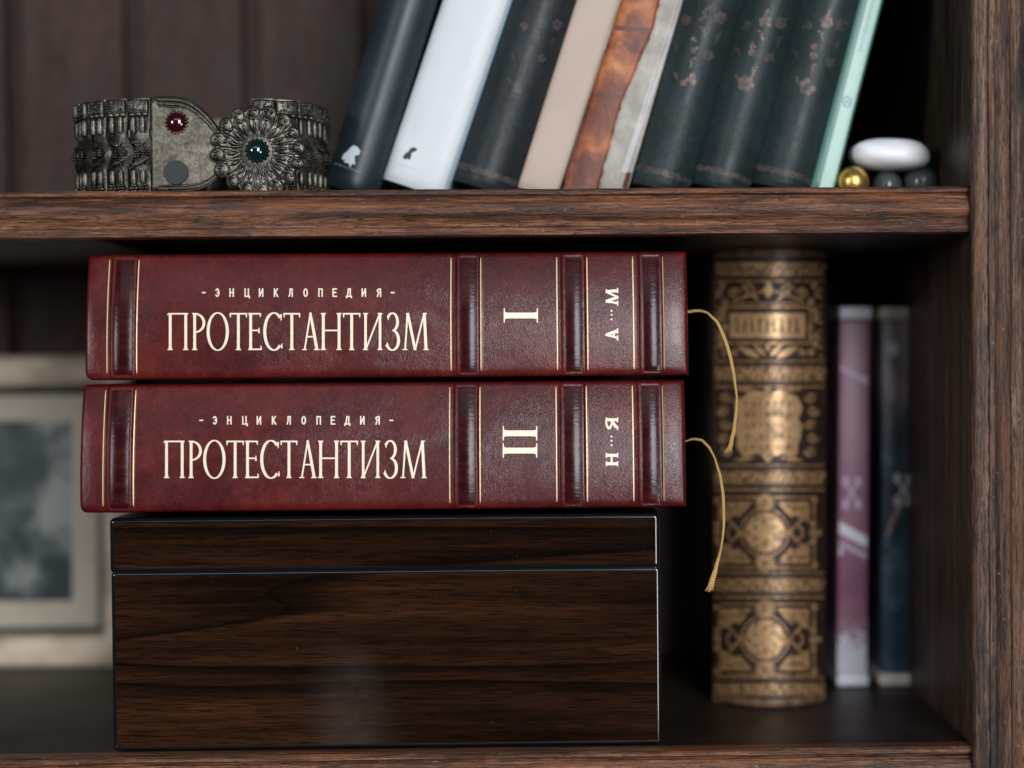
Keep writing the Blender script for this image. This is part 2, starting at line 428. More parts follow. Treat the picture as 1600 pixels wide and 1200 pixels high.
def disc(mb, c, r, mp, n=14, ry=None):
    _lift[0] = (_lift[0] + 1) % 12; off = .00004 + _lift[0] * 4e-6
    ry = ry or r
    rows = [[mp(c[0] + r * q * math.cos(k * 2 * math.pi / n), c[1] + ry * q * math.sin(k * 2 * math.pi / n), off) for k in range(n)] for q in [.02] + [k_ / max(2, int(r / 4)) for k_ in range(1, max(2, int(r / 4)) + 1)]]
    mb.grid(rows, cu=True)
def blob(mb, pts, mp):
    """filled star-shaped outline"""
    _lift[0] = (_lift[0] + 1) % 12; off = .00004 + _lift[0] * 4e-6
    cx = sum(p[0] for p in pts) / len(pts); cy = sum(p[1] for p in pts) / len(pts)
    mb.grid([[mp(lerp(cx, p[0], q), lerp(cy, p[1], q), off) for p in pts] for q in [.02] + [k_ / 10 for k_ in range(1, 11)]], cu=True)
def patch(mb, x0, x1, y0, y1, mp, nx=6, ny=6, extra=0):
    _lift[0] = (_lift[0] + 1) % 12; off = .00004 + _lift[0] * 4e-6 + extra
    mb.grid([[mp(lerp(x0, x1, i / nx), lerp(y0, y1, j / ny), off) for i in range(nx + 1)] for j in range(ny + 1)])

# ------------------------------------------------------------------ lettering (strokes in a frame: x right, y up)
def arc(cx, cy, rx, ry, a0, a1, n=22):
    return [(cx + rx * math.cos(R(lerp(a0, a1, k / n))), cy + ry * math.sin(R(lerp(a0, a1, k / n)))) for k in range(n + 1)]
def serif_glyph(ch, x0, x1, h, st, ha, sl):
    """strokes of one upright serif capital between x0 and x1, height h; st stem, ha hairline, sl serif reach"""
    out = []; w = x1 - x0
    def stem(x, y0=0, y1=h, ww=st, bot=True, top=True, xt=None):
        xt = x if xt is None else xt
        p = [(lerp(x, xt, t), lerp(y0, y1, t)) for t in (0, .03, .07, .12, .3, .5, .7, .88, .93, .97, 1)]
        f = [1.7, 1.32, 1.1, 1, 1, 1, 1, 1, 1.1, 1.32, 1.7]
        if not bot: f[0:3] = [1, 1, 1]
        if not top: f[8:11] = [1, 1, 1]
        out.append((p, [ww * q for q in f]))
        if bot: out.append(([(x - ww / 2 - sl, y0 + ha * .4), (x, y0 + ha * .5), (x + ww / 2 + sl, y0 + ha * .4)], [ha * .7, ha, ha * .7]))
        if top: out.append(([(xt - ww / 2 - sl, y1 - ha * .4), (xt, y1 - ha * .5), (xt + ww / 2 + sl, y1 - ha * .4)], [ha * .7, ha, ha * .7]))
    def bar(xa, xb, y, t=ha * 1.25): out.append(([(xa, y), ((xa + xb) / 2, y), (xb, y)], t))
    def tick(x, y, d): out.append(([(x, y), (x, y + d * .5), (x, y + d)], [ha * 1.4, ha * 1.1, ha * .7]))
    def bowl(p, wide):
        n = len(p); ws = []
        for i in range(n):
            a, b = p[max(0, i - 1)], p[min(n - 1, i + 1)]
            dx, dy = b[0] - a[0], b[1] - a[1]; v = abs(dy) / (math.hypot(dx, dy) or 1)
            ws.append(ha * 1.1 + (wide - ha * 1.1) * v ** 1.4)
        out.append((p, ws))
    e = sl + st / 2
    if ch == 'П':
        stem(x0 + e, top=False); stem(x1 - e, top=False); bar(x0 + sl * .3, x1 - sl * .3, h - ha * .65, ha * 1.3)
        tick(x0 + sl * .2, h - ha * 1.2, -ha * .6)
    elif ch == 'Р':
        stem(x0 + e); bowl(arc(x0 + e, h * .73, x1 - st * .4 - x0 - e, h * .25, 90, -88), st)
    elif ch == 'О':
        p = arc((x0 + x1) / 2, h / 2, w / 2 - st / 2, h / 2 + ha * .1, 0, 360, 40)[:-1]
        ws = [ha * 1.1 + (st * 1.08 - ha * 1.1) * abs(math.cos(2 * math.pi * k / 40)) ** 1.2 for k in range(40)]
        out.append((p, ws, True))
    elif ch == 'Т':
        stem((x0 + x1) / 2, top=False); bar(x0, x1, h - ha * .65, ha * 1.3)
        tick(x0 + ha * .5, h - ha * .3, -h * .11); tick(x1 - ha * .5, h - ha * .3, -h * .11)
    elif ch == 'Е':
        stem(x0 + e); bar(x0 + e, x1 - w * .06, h - ha * .65); bar(x0 + e, x1 - w * .16, h * .53); bar(x0 + e, x1, ha * .65)
        tick(x1 - w * .06, h - ha * .3, -h * .1); tick(x1 - w * .16, h * .46, h * .14); tick(x1, ha * .3, h * .11)
    elif ch == 'С':
        bowl(arc(x0 + w * .56, h / 2, w * .56 - st / 2, h / 2, 48, 312, 34), st * 1.08)
        tick(x1 - w * .06, h * .97, -h * .17); tick(x1 - w * .02, h * .05, h * .13)
    elif ch == 'А':
        ap = (x0 + w * .48, h * 1.01)
        out.append(([(x0 + sl + ha, 0), (lerp(x0 + sl + ha, ap[0], .5), h * .5), ap], ha * 1.35))
        out.append(([(x1 - e, 0), (lerp(x1 - e, ap[0], .5), h * .5), (ap[0] - st * .1, h * 1.01)], [st * 1.05, st, st * .8]))
        bar(x0 + w * .27, x1 - w * .3, h * .36, ha * 1.2)
        bar(x0, x0 + sl * 2 + ha * 2, ha * .45, ha * .9); bar(x1 - e * 2 - sl * .3, x1, ha * .45, ha * .9)
    elif ch == 'Н':
        stem(x0 + e); stem(x1 - e); bar(x0 + e, x1 - e, h * .53)
    elif ch == 'И':
        stem(x0 + e, ww=st * .9); stem(x1 - e, ww=st * .9)
        out.append(([(x0 + e, h * .0), ((x0 + x1) / 2, h * .5), (x1 - e, h)], ha * 1.3))
    elif ch == 'З':
        c = x0 + w * .42
        bowl(arc(c, h * .76, x1 - w * .08 - st / 2 - c, h * .235, 150, -88, 22), st * .95)
        bowl(arc(c, h * .265, x1 - st / 2 - c, h * .265, 88, -155, 26), st * 1.05)
        tick(x0 + w * .10, h * .93, -h * .12); tick(x0 + w * .03, h * .10, h * .11)
    elif ch == 'М':
        lx, rx, mx = x0 + sl + ha, x1 - e, (x0 + x1) / 2 - w * .02
        out.append(([(lx, 0), (lx + w * .05, h * .5), (lx + w * .09, h)], ha * 1.4))
        out.append(([(lx + w * .10, h), (lerp(lx + w * .10, mx, .5), h * .5), (mx, 0)], st * .95))
        out.append(([(mx, 0), (lerp(mx, rx - w * .08, .5), h * .5), (rx - w * .07, h)], ha * 1.3))
        out.append(([(rx, 0), (rx - w * .035, h * .5), (rx - w * .07, h)], st))
        bar(x0, lx + sl + ha, ha * .45, ha * .9); bar(rx - e, x1, ha * .45, ha * .9)
        bar(lx + w * .09 - sl, lx + w * .12, h - ha * .45, ha * .9); bar(rx - w * .08, rx - w * .07 + e, h - ha * .45, ha * .9)
    elif ch == 'Я':
        stem(x1 - e); bowl(arc(x1 - e, h * .74, x1 - e - x0 - st * .6, h * .24, 90, 270), st)
        out.append(([(x1 - e - st * .4, h * .5), (x0 + w * .36, h * .28), (x0 + sl + ha, ha)], [st * .8, st, st * .9]))
        bar(x0, x0 + sl * 2 + ha, ha * .5, ha)
    elif ch == 'I':
        stem((x0 + x1) / 2)
    return out
def sans_glyph(ch, x, h, w, s):
    """condensed grotesque capital centred on x"""
    a, b = x - w / 2 + s / 2, x + w / 2 - s / 2; t, o = h - s / 2, s / 2
    L = lambda *p: (resample(list(p), h / 5), s)
    if ch == '-': return [L((x - w * .42, h * .5), (x + w * .42, h * .5))]
    if ch == 'Н': return [L((a, 0), (a, h)), L((b, 0), (b, h)), L((a, h * .52), (b, h * .52))]
    if ch == 'П': return [L((a, 0), (a, h)), L((b, 0), (b, h)), L((a, t), (b, t))]
    if ch == 'И': return [L((a, 0), (a, h)), L((b, 0), (b, h)), L((a, h * .08), (b, h * .92))]
    if ch == 'Ц': return [L((a, 0), (a, h)), L((b, 0), (b, h)), L((a, o), (b + s * 1.1, o)), L((b + s * .8, s), (b + s * .8, -h * .17))]
    if ch == 'К': return [L((a, 0), (a, h)), L((a + s * .3, h * .47), (b, h)), L((a + s * .5, h * .56), (b + s * .2, 0))]
    if ch == 'Л': return [L((b, 0), (b, h)), L((a + s * .8, t), (b, t)), (resample([(a + s * .9, h), (a + s * .8, h * .45), (a + s * .3, h * .1), (a - s * .4, o)], h / 5), s)]
    if ch == 'О': return [(arc(x, h / 2, (b - a) / 2, h / 2 - o, 0, 360, 20)[:-1], s, True)]
    if ch == 'Е': return [L((a, 0), (a, h)), L((a, t), (b + o, t)), L((a, h * .52), (b, h * .52)), L((a, o), (b + o, o))]
    if ch == 'Д': return [L((a - s * .7, o), (b + s * .9, o)), L((b - s * .1, 0), (b - s * .1, h)), L((a + s * .9, t), (b, t)), L((a + s * .2, 0), (a + s, h)), L((a - s * .5, s), (a - s * .5, -h * .15)), L((b + s * .7, s), (b + s * .7, -h * .15))]
    if ch == 'Я': return [L((b, 0), (b, h)), (arc(b, h * .73, b - a, h * .27 - o, 90, 270, 12), s), L((a + s * .9, h * .46), (a, 0))]
    if ch == 'Э': return [(arc(x, h / 2, (b - a) / 2, h / 2 - o, 150, -150, 22), s), L((a + s * .9, h * .51), (b, h * .51))]
    return []
def lay(mb, strokes, tf, mp, step=3.0):
    for sk in strokes:
        p, w = sk[0], sk[1]; closed = len(sk) > 2
        ribbon(mb, [tf(*q) for q in p], w, mp, closed)

# ================================================================== BOOKCASE
FLOOR_Z = -0.0036
LIP = -0.006
zs_top = at(800, 294, LIP).z; zs_bot = at(800, 368.5, LIP).z        # the middle shelf
XL, XR = -0.52, at(1517, 700, 0.0).x
BACK = 0.250
ZTOP = zs_top + 0.285
case = thing('bookcase', 'old dark oak bookcase with moulded shelf edges and fluted post', 'bookcase', (0, 0, -0.03))
O = case.location
def jitter(p, amp, sc=60, seed=0):
    q = Vector(p) * sc + Vector((seed, seed * 1.7, 0))
    return noise.noise(q) * amp
def moulded_shelf(zt, zb, name, seed):
    """shelf board with a moulded front edge: thin lip, hollow, ovolo, fillet"""
    h = zt - zb; mb = MB()
    prof = [(.0105, zt), (.0065, zt), (.0015, zt - .0002), (.0004, zt - .0010), (.0004, zt - .0024), (.0022, zt - .0034), (.0026, zt - .0040)]
    z1, z2 = zt - .0042, zb + .0058
    for k in range(13):                                                            # the bulging ovolo
        a = k / 12; prof.append((.0022 - .0032 * math.sin(math.pi * (a * .86 + .10)) , lerp(z1, z2, a)))
    prof += [(.0024, zb + .0050), (.0026, zb + .0042), (.0008, zb + .0034), (.0003, zb + .0020), (.0007, zb + .0006), (.0022, zb), (.0105, zb)]
    rows = []; n = 420
    for i in range(n + 1):
        x = lerp(XL, XR + .0010, i / n)
        r = []
        for (y, z) in prof:
            a = .00030 if y < .0100 else 0
            yy = y + LIP + jitter((x * 1.0, y * 3, z * 6), a, 90, seed) + jitter((x * .35, y, z * 2), a * 1.3, 60, seed + 9)
            zz = z + (jitter((x * .6, y * 2, z * 5), .00022, 80, seed + 5) if y < .01 else 0)
            r.append((x, yy, zz))
        rows.append(r)
    mb.grid(rows)
    mb.bm.faces.new([v for v in mb.bm.verts][-len(prof):])
    o = mb.build(name, M['shelf_wood'], case, O, 28)
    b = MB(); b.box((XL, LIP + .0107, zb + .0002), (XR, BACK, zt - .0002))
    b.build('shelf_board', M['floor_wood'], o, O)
    return o
mid = moulded_shelf(zs_top, zs_bot, 'shelf', 1.0)
low = moulded_shelf(FLOOR_Z, FLOOR_Z - (zs_top - zs_bot), 'shelf', 4.0)
m = MB(); m.box((XL, LIP, ZTOP), (XR, BACK, ZTOP + .02), .001)
m.build('top_board', M['side_wood'], case, O)  # unseen board overhead, put in to shade the upper compartment
# side panels
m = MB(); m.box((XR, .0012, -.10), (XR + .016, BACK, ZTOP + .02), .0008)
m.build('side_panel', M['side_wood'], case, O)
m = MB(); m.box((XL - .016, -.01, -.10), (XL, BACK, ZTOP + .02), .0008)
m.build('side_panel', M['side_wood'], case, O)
# back of upright planks with gaps
gx = [at(207, 100, BACK).x, at(392, 100, BACK).x]; pitch = gx[1] - gx[0]
prof = []; k = -8
xs = [gx[0] + i * pitch for i in range(-5, 8)]
for g in xs:
    for dx, dy in ((-.0052, 0), (-.0044, .0012), (-.0040, .009), (.0040, .009), (.0044, .0012), (.0052, 0)):
        prof.append((g + dx, BACK + dy))
prof = [(XL - .01, BACK)] + [p for p in prof if XL < p[0] < XR + .005] + [(XR + .012, BACK)]
m = MB(); m.grid([[(x, y, lerp(-.08, ZTOP + .01, j / 6)) for (x, y) in prof] for j in range(7)])
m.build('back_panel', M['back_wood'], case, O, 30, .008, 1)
# fluted post
PY = -0.0125
fl = [(1526.5, .0052), (1526.8, .0022), (1528.5, .0006), (1532, .0), (1539, .0), (1541.5, .0008), (1542.8, .0026), (1544, .0030), (1545.4, .0026), (1546.6, .0010),
      (1549, .0004), (1553.5, .0005), (1556, .0018), (1557.2, .0022), (1558.6, .0012), (1561, .0001), (1567, -.0003), (1573, .0001), (1576, .0014), (1577.4, .0036),
      (1579.5, .0042), (1581.6, .0036), (1583, .0014), (1586, .0003), (1592, .0), (1597, .0003), (1600, .0012), (1602, .003), (1604, .003), (1606, .001), (1610, 0), (1640, 0), (1660, 0), (1662, .012)]
fx = [(at(p, 600, PY).x, d) for p, d in fl]
m = MB(); rows = []
nz = 460
for j in range(nz + 1):
    z = lerp(-.10, ZTOP + .03, j / nz); r = []
    for i, (x, d) in enumerate(fx):
        xx = x + jitter((x * 2, 0, z * .8), .00035, 60, 3) + (jitter((x, 0, z * 2.2), .0004, 80, 8) if i < 5 else 0)
        r.append((xx, PY + d * (3.2 if 4 < i < len(fx) - 1 else 1.0) + jitter((x * 4, 1, z), .00035, 70, 2) + jitter((x * 6, 2, z * 3), .00015, 110, 6), z))
    rows.append(r)
m.grid(rows)
m.build('fluted_post', M['post_wood'], case, O, 50, .0016, 1)
m = MB(); m.box((fx[0][0] + .0022, PY + .0068, -.10), (fx[-1][0], .03, ZTOP + .02)); m.build('stile', M['side_wood'], case, O)

# ================================================================== BURGUNDY ENCYCLOPEDIAS
def red_book(label, corners, bands, lines, ly, by, title_box, title, sub_xs, sub_y, sub_t, numeral, rng, ribbon_px, depth_slope, y0, depth=.172):
    """corners = pixel box of the spine; the text block has slid so the upper edge of the spine sits farther back"""
    xl_px, xr_px, yt_px, yb_px = corners
    cx, cy = (xl_px + xr_px) / 2, (yt_px + yb_px) / 2
    zt = at(cx, yt_px, y0 + .010).z; zb = at(cx, yb_px, y0 + .003).z
    xl = at(xl_px, cy, y0 + .002).x; xr = at(xr_px, cy, y0 + .002).x
    H = zt - zb
    root = thing('encyclopedia', label, 'book', ((xl + xr) / 2, y0 + depth / 2, zb), group='burgundy encyclopedia volumes')
    B = root.location
    X = lambda px: at(px, cy, y0 + .002).x
    bd = [(X(a), X(b)) for a, b in bands]
    px1 = .000266
    def base(x, z):
        s = min(1.05, max(-.05, (z - zb) / H))
        y = .0082 * ((s - .07) / .93) ** 2 if s > .07 else .0008 * ((.07 - s) / .07) ** 2
        return y0 + y + depth_slope * (x - (xl + xr) / 2)
    def bump(x, z, inset=True):
        s = (z - zb) / H
        lift = 0
        for a, b in bd:
            lift += .00085 * sstep(a - 8.5 * px1, a - 4.0 * px1, x) * (1 - sstep(b + 3.0 * px1, b + 7.5 * px1, x))
            if inset: lift -= .00055 * sstep(a - .9 * px1, a - .1 * px1, x) * (1 - sstep(b + .1 * px1, b + .9 * px1, x)) * sstep(.030, .040, s) * (1 - sstep(.945, .955, s))
        e = min(x - xl, xr - x); rr = .0016
        if e < .0075: lift -= .00075 * (1 - e / .0075) ** 2
        if e < rr: lift -= rr - math.sqrt(max(0, rr * rr - (rr - e) ** 2))
        return lift
    def surf(x, z): return base(x, z) - bump(x, z)
    # cover: boards and rounded spine in one skin
    ss = [.975 - k * .95 / 60 for k in range(61)]
    path = []                                                        # (y or None, z)
    nt, nb = 8, 8
    xsam = sorted(set([xl + (xr - xl) * k / 150 for k in range(151)] + [xl + q for q in (.0002, .0005, .0009, .0013)] + [xr - q for q in (.0002, .0005, .0009, .0013)]
                      + [e + s_ * px1 for a, b in bd for e, sg in ((a, 1), (b, 1)) for s_ in (-8.5, -7.5, -6.3, -5, -4, -3, -1.2, -.9, -.5, -.1, .1, .5, .9, 1.2, 3, 4, 5, 6.3, 7.5)]))
    rows = []
    for x in xsam:
        r = []
        zt1, zb1 = zb + .975 * H, zb + .025 * H
        yt1, yb1 = surf(x, zt1), surf(x, zb1)
        sag = lambda t: 0
        e_ = x - xl; dz_ = .0026 * (1 - math.sqrt(max(0, 1 - (1 - e_ / .0026) ** 2))) if e_ < .0026 else 0
        dback = y0 + depth + depth_slope * (x - (xl + xr) / 2)
        for t in (0, .33, .66, .9, .97): r.append((x, lerp(dback, yt1 + .004, t), zt))
        for k in range(1, nt):
            t = k / nt; a, c, b = (yt1 + .004, zt), (yt1 + .0006, zt), (yt1, zt1)
            r.append((x, (1 - t) ** 2 * a[0] + 2 * t * (1 - t) * c[0] + t * t * b[0], (1 - t) ** 2 * a[1] + 2 * t * (1 - t) * c[1] + t * t * b[1]))
        for s in ss: r.append((x, surf(x, zb + s * H), zb + s * H))
        for k in range(1, nb):
            t = k / nb; a, c, b = (yb1, zb1), (yb1 + .0003, zb), (yb1 + .0045, zb)
            r.append((x, (1 - t) ** 2 * a[0] + 2 * t * (1 - t) * c[0] + t * t * b[0], (1 - t) ** 2 * a[1] + 2 * t * (1 - t) * c[1] + t * t * b[1]))
        for t in (.03, .1, .34, .67, 1): r.append((x, lerp(yb1 + .0045, dback, t), zb))
        zm = (zt + zb) / 2
        if dz_: r = [(p[0], p[1], p[2] - dz_ * .5 * sstep(.3, 1, (p[2] - zm) / (zt - zm)) if p[2] > zm else p[2] + dz_ * sstep(.5, 1, (zm - p[2]) / (zm - zb))) for p in r]
        rows.append(r)
    m = MB(); m.grid(rows)
    m.build('cover', M['red_leather'], root, B, 60, .0022, -1)
    m = MB(); m.box((xl + .0035, y0 + .014, zb + .0032), (xr - .0035, y0 + depth - .004, zt - .0032), .0004, 1)
    m.build('page_block', M['paper'], root, B)
    # decoration
    def mp(px, py, off):
        Y = y0
        for _ in range(5):
            p = at(px, py, Y); Y = surf(p.x, p.z)
        p = at(px, py, Y); return (p.x, p.y - off, p.z)
    def mw(x, z, off): return (x, surf(x, z) - off, z)
    for lx in lines:
        x = X(lx); za, zc = zb + .055 * H, zb + .955 * H
        m = MB(); ribbon(m, [(x, lerp(za, zc, k / 24)) for k in range(25)], [.00042 if 0 < k < 24 else .0002 for k in range(25)], mw)
        m.build('gilt_rule', M['line_foil'], root, B)
    for a, b in bd:
        def ms(x, z, off):
            q = (x - a) / (b - a) * 2 - 1
            return (x, base(x, z) - .00085 + .00055 - .00004 - .00045 * (1 - q * q), z)
        m = MB(); za, zc = zb + .040 * H, zb + .945 * H
        m.grid([[ms(lerp(a + .0001, b - .0001, i / 10), lerp(za, zc, j / 40), 0) for i in range(11)] for j in range(41)])
        st = m.build('raised_band', M['strap'], root, B)
        for zz in (zb + .0375 * H, zb + .950 * H):
            m = MB(); m.tube([(lerp(a - .0003, b + .0003, k / 8), base(lerp(a, b, k / 8), zz) - .00085 - .00002, zz) for k in range(9)], .00028, 6)
            m.build('band_edge', M['red_leather'], st, B)
    # lettering
    (tb, tt) = title_box
    m = MB()
    for ch, a, b in title:
        lay(m, serif_glyph(ch, a, b, tb - tt, 4.4, 1.9, 2.0), lambda x, y: (x, tb - y), mp)
    m.build('title_lettering', M['cream_foil'], root, B)
    m = MB()
    for ch, x in zip('-ЭНЦИКЛОПЕДИЯ-', sub_xs):
        h = sub_y - sub_t
        lay(m, sans_glyph(ch, x, h, 7.2, 2.1), lambda xx, y: (xx, sub_y - y), mp)
    m.build('subtitle_lettering', M['cream_foil'], root, B)
    m = MB()
    bx, tx, stems = numeral                                           # baseline x (right), top x (left), y centres
    for yc in stems:
        lay(m, serif_glyph('I', -12, 12, bx - tx, 9.0, 2.2, 6.8), lambda x, y: (bx - y, yc - x), mp)
    m.build('volume_numeral', M['cream_foil'], root, B)
    m = MB()
    for ch, ya, yb in rng[0]:
        lay(m, serif_glyph(ch, 0, ya - yb, 19.5, 4.6, 2.3, 1.6), lambda x, y: (966 - y, ya - x), mp)
    for yd in rng[1]: disc(m, (955.5, yd), 1.5, mp, 8)
    m.build('range_lettering', M['cream_foil'], root, B)
    # ribbon marker
    pts, rad, tail = ribbon_px
    P = spline(pts, 9); n = len(P)
    w = [lerp(rad[0], rad[1], min(1, k / (n * .25))) if k < n * .8 else lerp(rad[1], rad[2], (k / (n - 1) - .8) / .2) for k in range(n)]
    w = [q * (.62 + .38 * abs(math.cos(k / n * 7.5 + y0 * 400))) for k, q in enumerate(w)]
    P = [(a + 1.1 * noise.noise(Vector((k * .22, y0 * 300, 0))), b + .8 * noise.noise(Vector((k * .22, y0 * 300, 5)))) for k, (a, b) in enumerate(P)]
    yy = y0 + .016
    path3 = [at(px, py, yy - .004 * math.sin(min(1, k / n * 1.4) * math.pi * .5)) for k, (px, py) in enumerate(P)]
    inside = [at(pts[0][0] - 22, pts[0][1] + 1, yy + .004), at(pts[0][0] - 8, pts[0][1] + .5, yy + .001)]
    m = MB(); m.tube(inside + path3, [(rad[0] * .000266, .0003)] * 2 + [(ww * .000266, .00035) for ww in w], 10, True, (2, n * .62))
    rb = m.build('ribbon_marker', M['cord'], root, B, 80)
    e = P[-1]; d = Vector((P[-1][0] - P[-4][0], P[-1][1] - P[-4][1])).normalized()
    m = MB()
    for k in range(tail):
        q = (k / (tail - 1) - .5) * 2
        a = (e[0] + q * rad[2] * .7 - d.x * 5, e[1] - d.y * 5); b = (e[0] + q * rad[2] * 1.3 + d.x * 5, e[1] + d.y * random.uniform(3, 6))
        m.tube([at(a[0], a[1], yy - .004), at((a[0] + b[0]) / 2, (a[1] + b[1]) / 2, yy - .0043), at(b[0], b[1], yy - .004 + random.uniform(-.0004, .0004))], [.00022, .00026, .00012], 5)
    m.build('frayed_end', M['cord'], rb, B)
    return root
T1 = [('П', 261.8, 294.5), ('Р', 300, 320.5), ('О', 323, 357.5), ('Т', 359, 386), ('Е', 387.5, 408), ('С', 411.5, 441), ('Т', 443, 469), ('А', 472, 499.5),
      ('Н', 501, 534), ('Т', 536, 563), ('И', 567, 598), ('З', 604.5, 625), ('М', 629, 670)]
T2 = [(c, 256 + (a - 261.8) * 411 / 408.2, 256 + (b - 261.8) * 411 / 408.2) for c, a, b in T1]
S1 = [318.5, 339.5, 362, 385.5, 408, 431.5, 454, 477.5, 500.8, 523, 545, 568.5, 592, 613.5]
S2 = [314.5 + (x - 318.5) * 297 / 295 for x in S1]
red_book('upper burgundy encyclopedia volume marked I lying on the volume marked II', (133.5, 1075.5, 395, 590.5), [(180.5, 208), (719, 744), (884, 909.5), (1005.5, 1030.5)],
         [169, 215, 704.5, 751, 870.5, 918, 990, 1037], 403, 582, (547, 489), T1, S1, 464, 450.5, (840.5, 787, [493]),
         ([('А', 532, 513), ('М', 477.5, 450)], [485.5, 492, 499]),
         ([(1076, 487), (1092, 485.5), (1108, 491), (1124, 510), (1138, 547), (1147, 588), (1151, 628), (1148, 662), (1143, 690), (1138.5, 704)], (2.4, 2.9, 4.2), 6), .010, 0.000)
red_book('lower burgundy encyclopedia volume marked II resting on the walnut box', (124.5, 1071.5, 597, 797), [(173.5, 202), (716, 742), (882, 909), (1003.5, 1030)],
         [162, 209.5, 702.5, 750, 869.5, 917, 989.5, 1036.5], 606, 780, (747, 688.5), T2, S2, 663.5, 650, (839.5, 785.5, [677, 704]),
         ([('Н', 728.5, 707.5), ('Я', 671.5, 652)], [682, 688.6, 695.5]),
         ([(1072, 689), (1085, 686), (1099, 690), (1112, 706), (1122, 732), (1129, 768), (1131, 806), (1128, 848), (1119, 886), (1109, 920)], (1.6, 2.5, 5.0), 9), .004, -0.003)

# ================================================================== WALNUT BOX
BY = 0.005
bl, br = at(172.5, 1000, BY).x, at(1032, 1000, BY).x
zbox_t = at(600, 805.5, BY).z; zl0 = at(600, 889, BY).z; zl1 = at(600, 892.5, BY).z
bz = max(FLOOR_Z + .0003, 0)
box = thing('keepsake_box', 'glossy dark walnut box with hinged lid under the burgundy books', 'box', ((bl + br) / 2, BY + .085, FLOOR_Z))
B = box.location
def lacquer_box(lo, hi, name, r):
    m = MB(); m.box(lo, hi, r, 4)
    o = m.build(name, M['veneer'], box, B, 50)
    o.data.materials.append(M['box_edge'])
    for p in o.data.polygons:                                      # the black-lacquered rounded edges
        n = p.normal
        if max(abs(n.x), abs(n.y), abs(n.z)) < .985: p.material_index = 1
    wn = o.modifiers.new('flat_faces', 'WEIGHTED_NORMAL'); wn.keep_sharp = False; wn.weight = 100
    return o
lacquer_box((bl, BY, zl1), (br, BY + .170, zbox_t), 'lid', .0021)
lacquer_box((bl + .0003, BY + .0002, FLOOR_Z + .0002), (br + .0003, BY + .170, zl0), 'box_body', .0019)
m = MB(); m.box((bl + .004, BY + .004, zl0 - .002), (br - .004, BY + .166, zl1 + .002)); m.build('rebate', M['box_edge'], box, B)

# ================================================================== STANDING BOOKS
def plan_surface(t, sag, p):
    def f(x):
        q = abs(x / t * 2 - 1); q = min(1, q)
        return -sag * (1 - q ** p) if p < 3 else -sag * (1 - q ** p) ** (1 / 1.6)
    return f
def standing_book(name, label, px_r, ang, t, h, Y, sag, p, mat, group=None, depth=.15, ground=None, board=None, cat='book'):
    """book on its tail, spine to the front, leaning right by ang degrees on its lower right edge"""
    g = zs_top if ground is None else ground
    P = at(px_r[0], px_r[1], Y)
    tl = math.tan(R(ang)); x = P.x - (P.z - g) * tl
    root = thing(name, label, cat, (x, Y, g + .0002), (0, R(ang), 0), group)
    f = plan_surface(t, sag, p)
    m = MB(); rows = []
    xs = [t * (.5 - .5 * math.cos(math.pi * k / 24)) for k in range(25)]
    plan = [(0, depth), (0, depth * .6), (0, .012), (.0004, .0085), (.0008, .006), (.0003, .0035), (0, .0015)] + [(q, f(q)) for q in xs] + [(t, .0015), (t - .0003, .0035), (t - .0008, .006), (t - .0004, .0085), (t, .012), (t, depth * .6), (t, depth)]
    zs = [0, .0006, .0016, .003] + [lerp(.006, h - .006, k / 30) for k in range(31)] + [h - .003, h - .0016, h - .0006, h]
    for z in zs:
        e = min(z, h - z); k = (1 - sstep(0, .003, e)) * .0012
        rows.append([(q - t, y + (k if y < .004 else 0), z) for q, y in plan])
    m.grid(rows)
    cov = m.build('cover', mat, root, None, 55, .0018, -1)
    m = MB(); m.box((-t + .0022, .008, .003), (-.0022, depth - .004, h - .003)); m.build('page_block', M['paper'], root)
    Mw = Matrix.Translation(root.location) @ Matrix.Rotation(R(ang), 4, 'Y'); inv = Mw.inverted()
    def mp(px, py, off):
        yy = 0
        for _ in range(3):
            q = inv @ at(px, py, Y + yy); yy = f(min(t, max(0, q.x + t)))
        qx = min(-.0006, max(.0006 - t, q.x))
        return (qx, f(qx + t) - off, q.z)
    def ml(a, z, off):                                             # a = 0..1 across the spine, z along it
        return ((a - 1) * t, f(a * t) - off, z)
    return root, mp, ml, cov
UY = .050
SC = (UY + .77) / F
def small_print(m, c, ang, L, mp, n=9, hgt=3.5):
    dx, dy = math.cos(R(ang)), math.sin(R(ang))
    for k in range(n):
        q = (k / (n - 1) - .5) * L; x, y = c[0] + dx * q, c[1] + dy * q
        ribbon(m, [(x - dx * 1.2, y - dy * 1.2), (x + dx * 1.0, y + dy * 1.0)], hgt * random.uniform(.6, 1), mp)
# black book
r, mp, ml, cv = standing_book('leaning_book', 'plain black book with white emblem at its foot, leftmost on upper shelf', (596, 288), 17.6, 84 * SC, .235, UY, .007, 2, M['black_cover'])
m = MB(); blob(m, [(534,247),(537,241),(543,236),(548,230),(553,227),(559,230),(563,236),(561,242),(556,241),(554,246),(555,257),(550,256),(547,262),(545,255),(539,254)], mp); m.build('emblem', M['ink_white'], r)
m = MB(); small_print(m, (543, 262), 19, 40, mp, 10, 4); m.build('small_lettering', M['ink_dimwhite'], r)
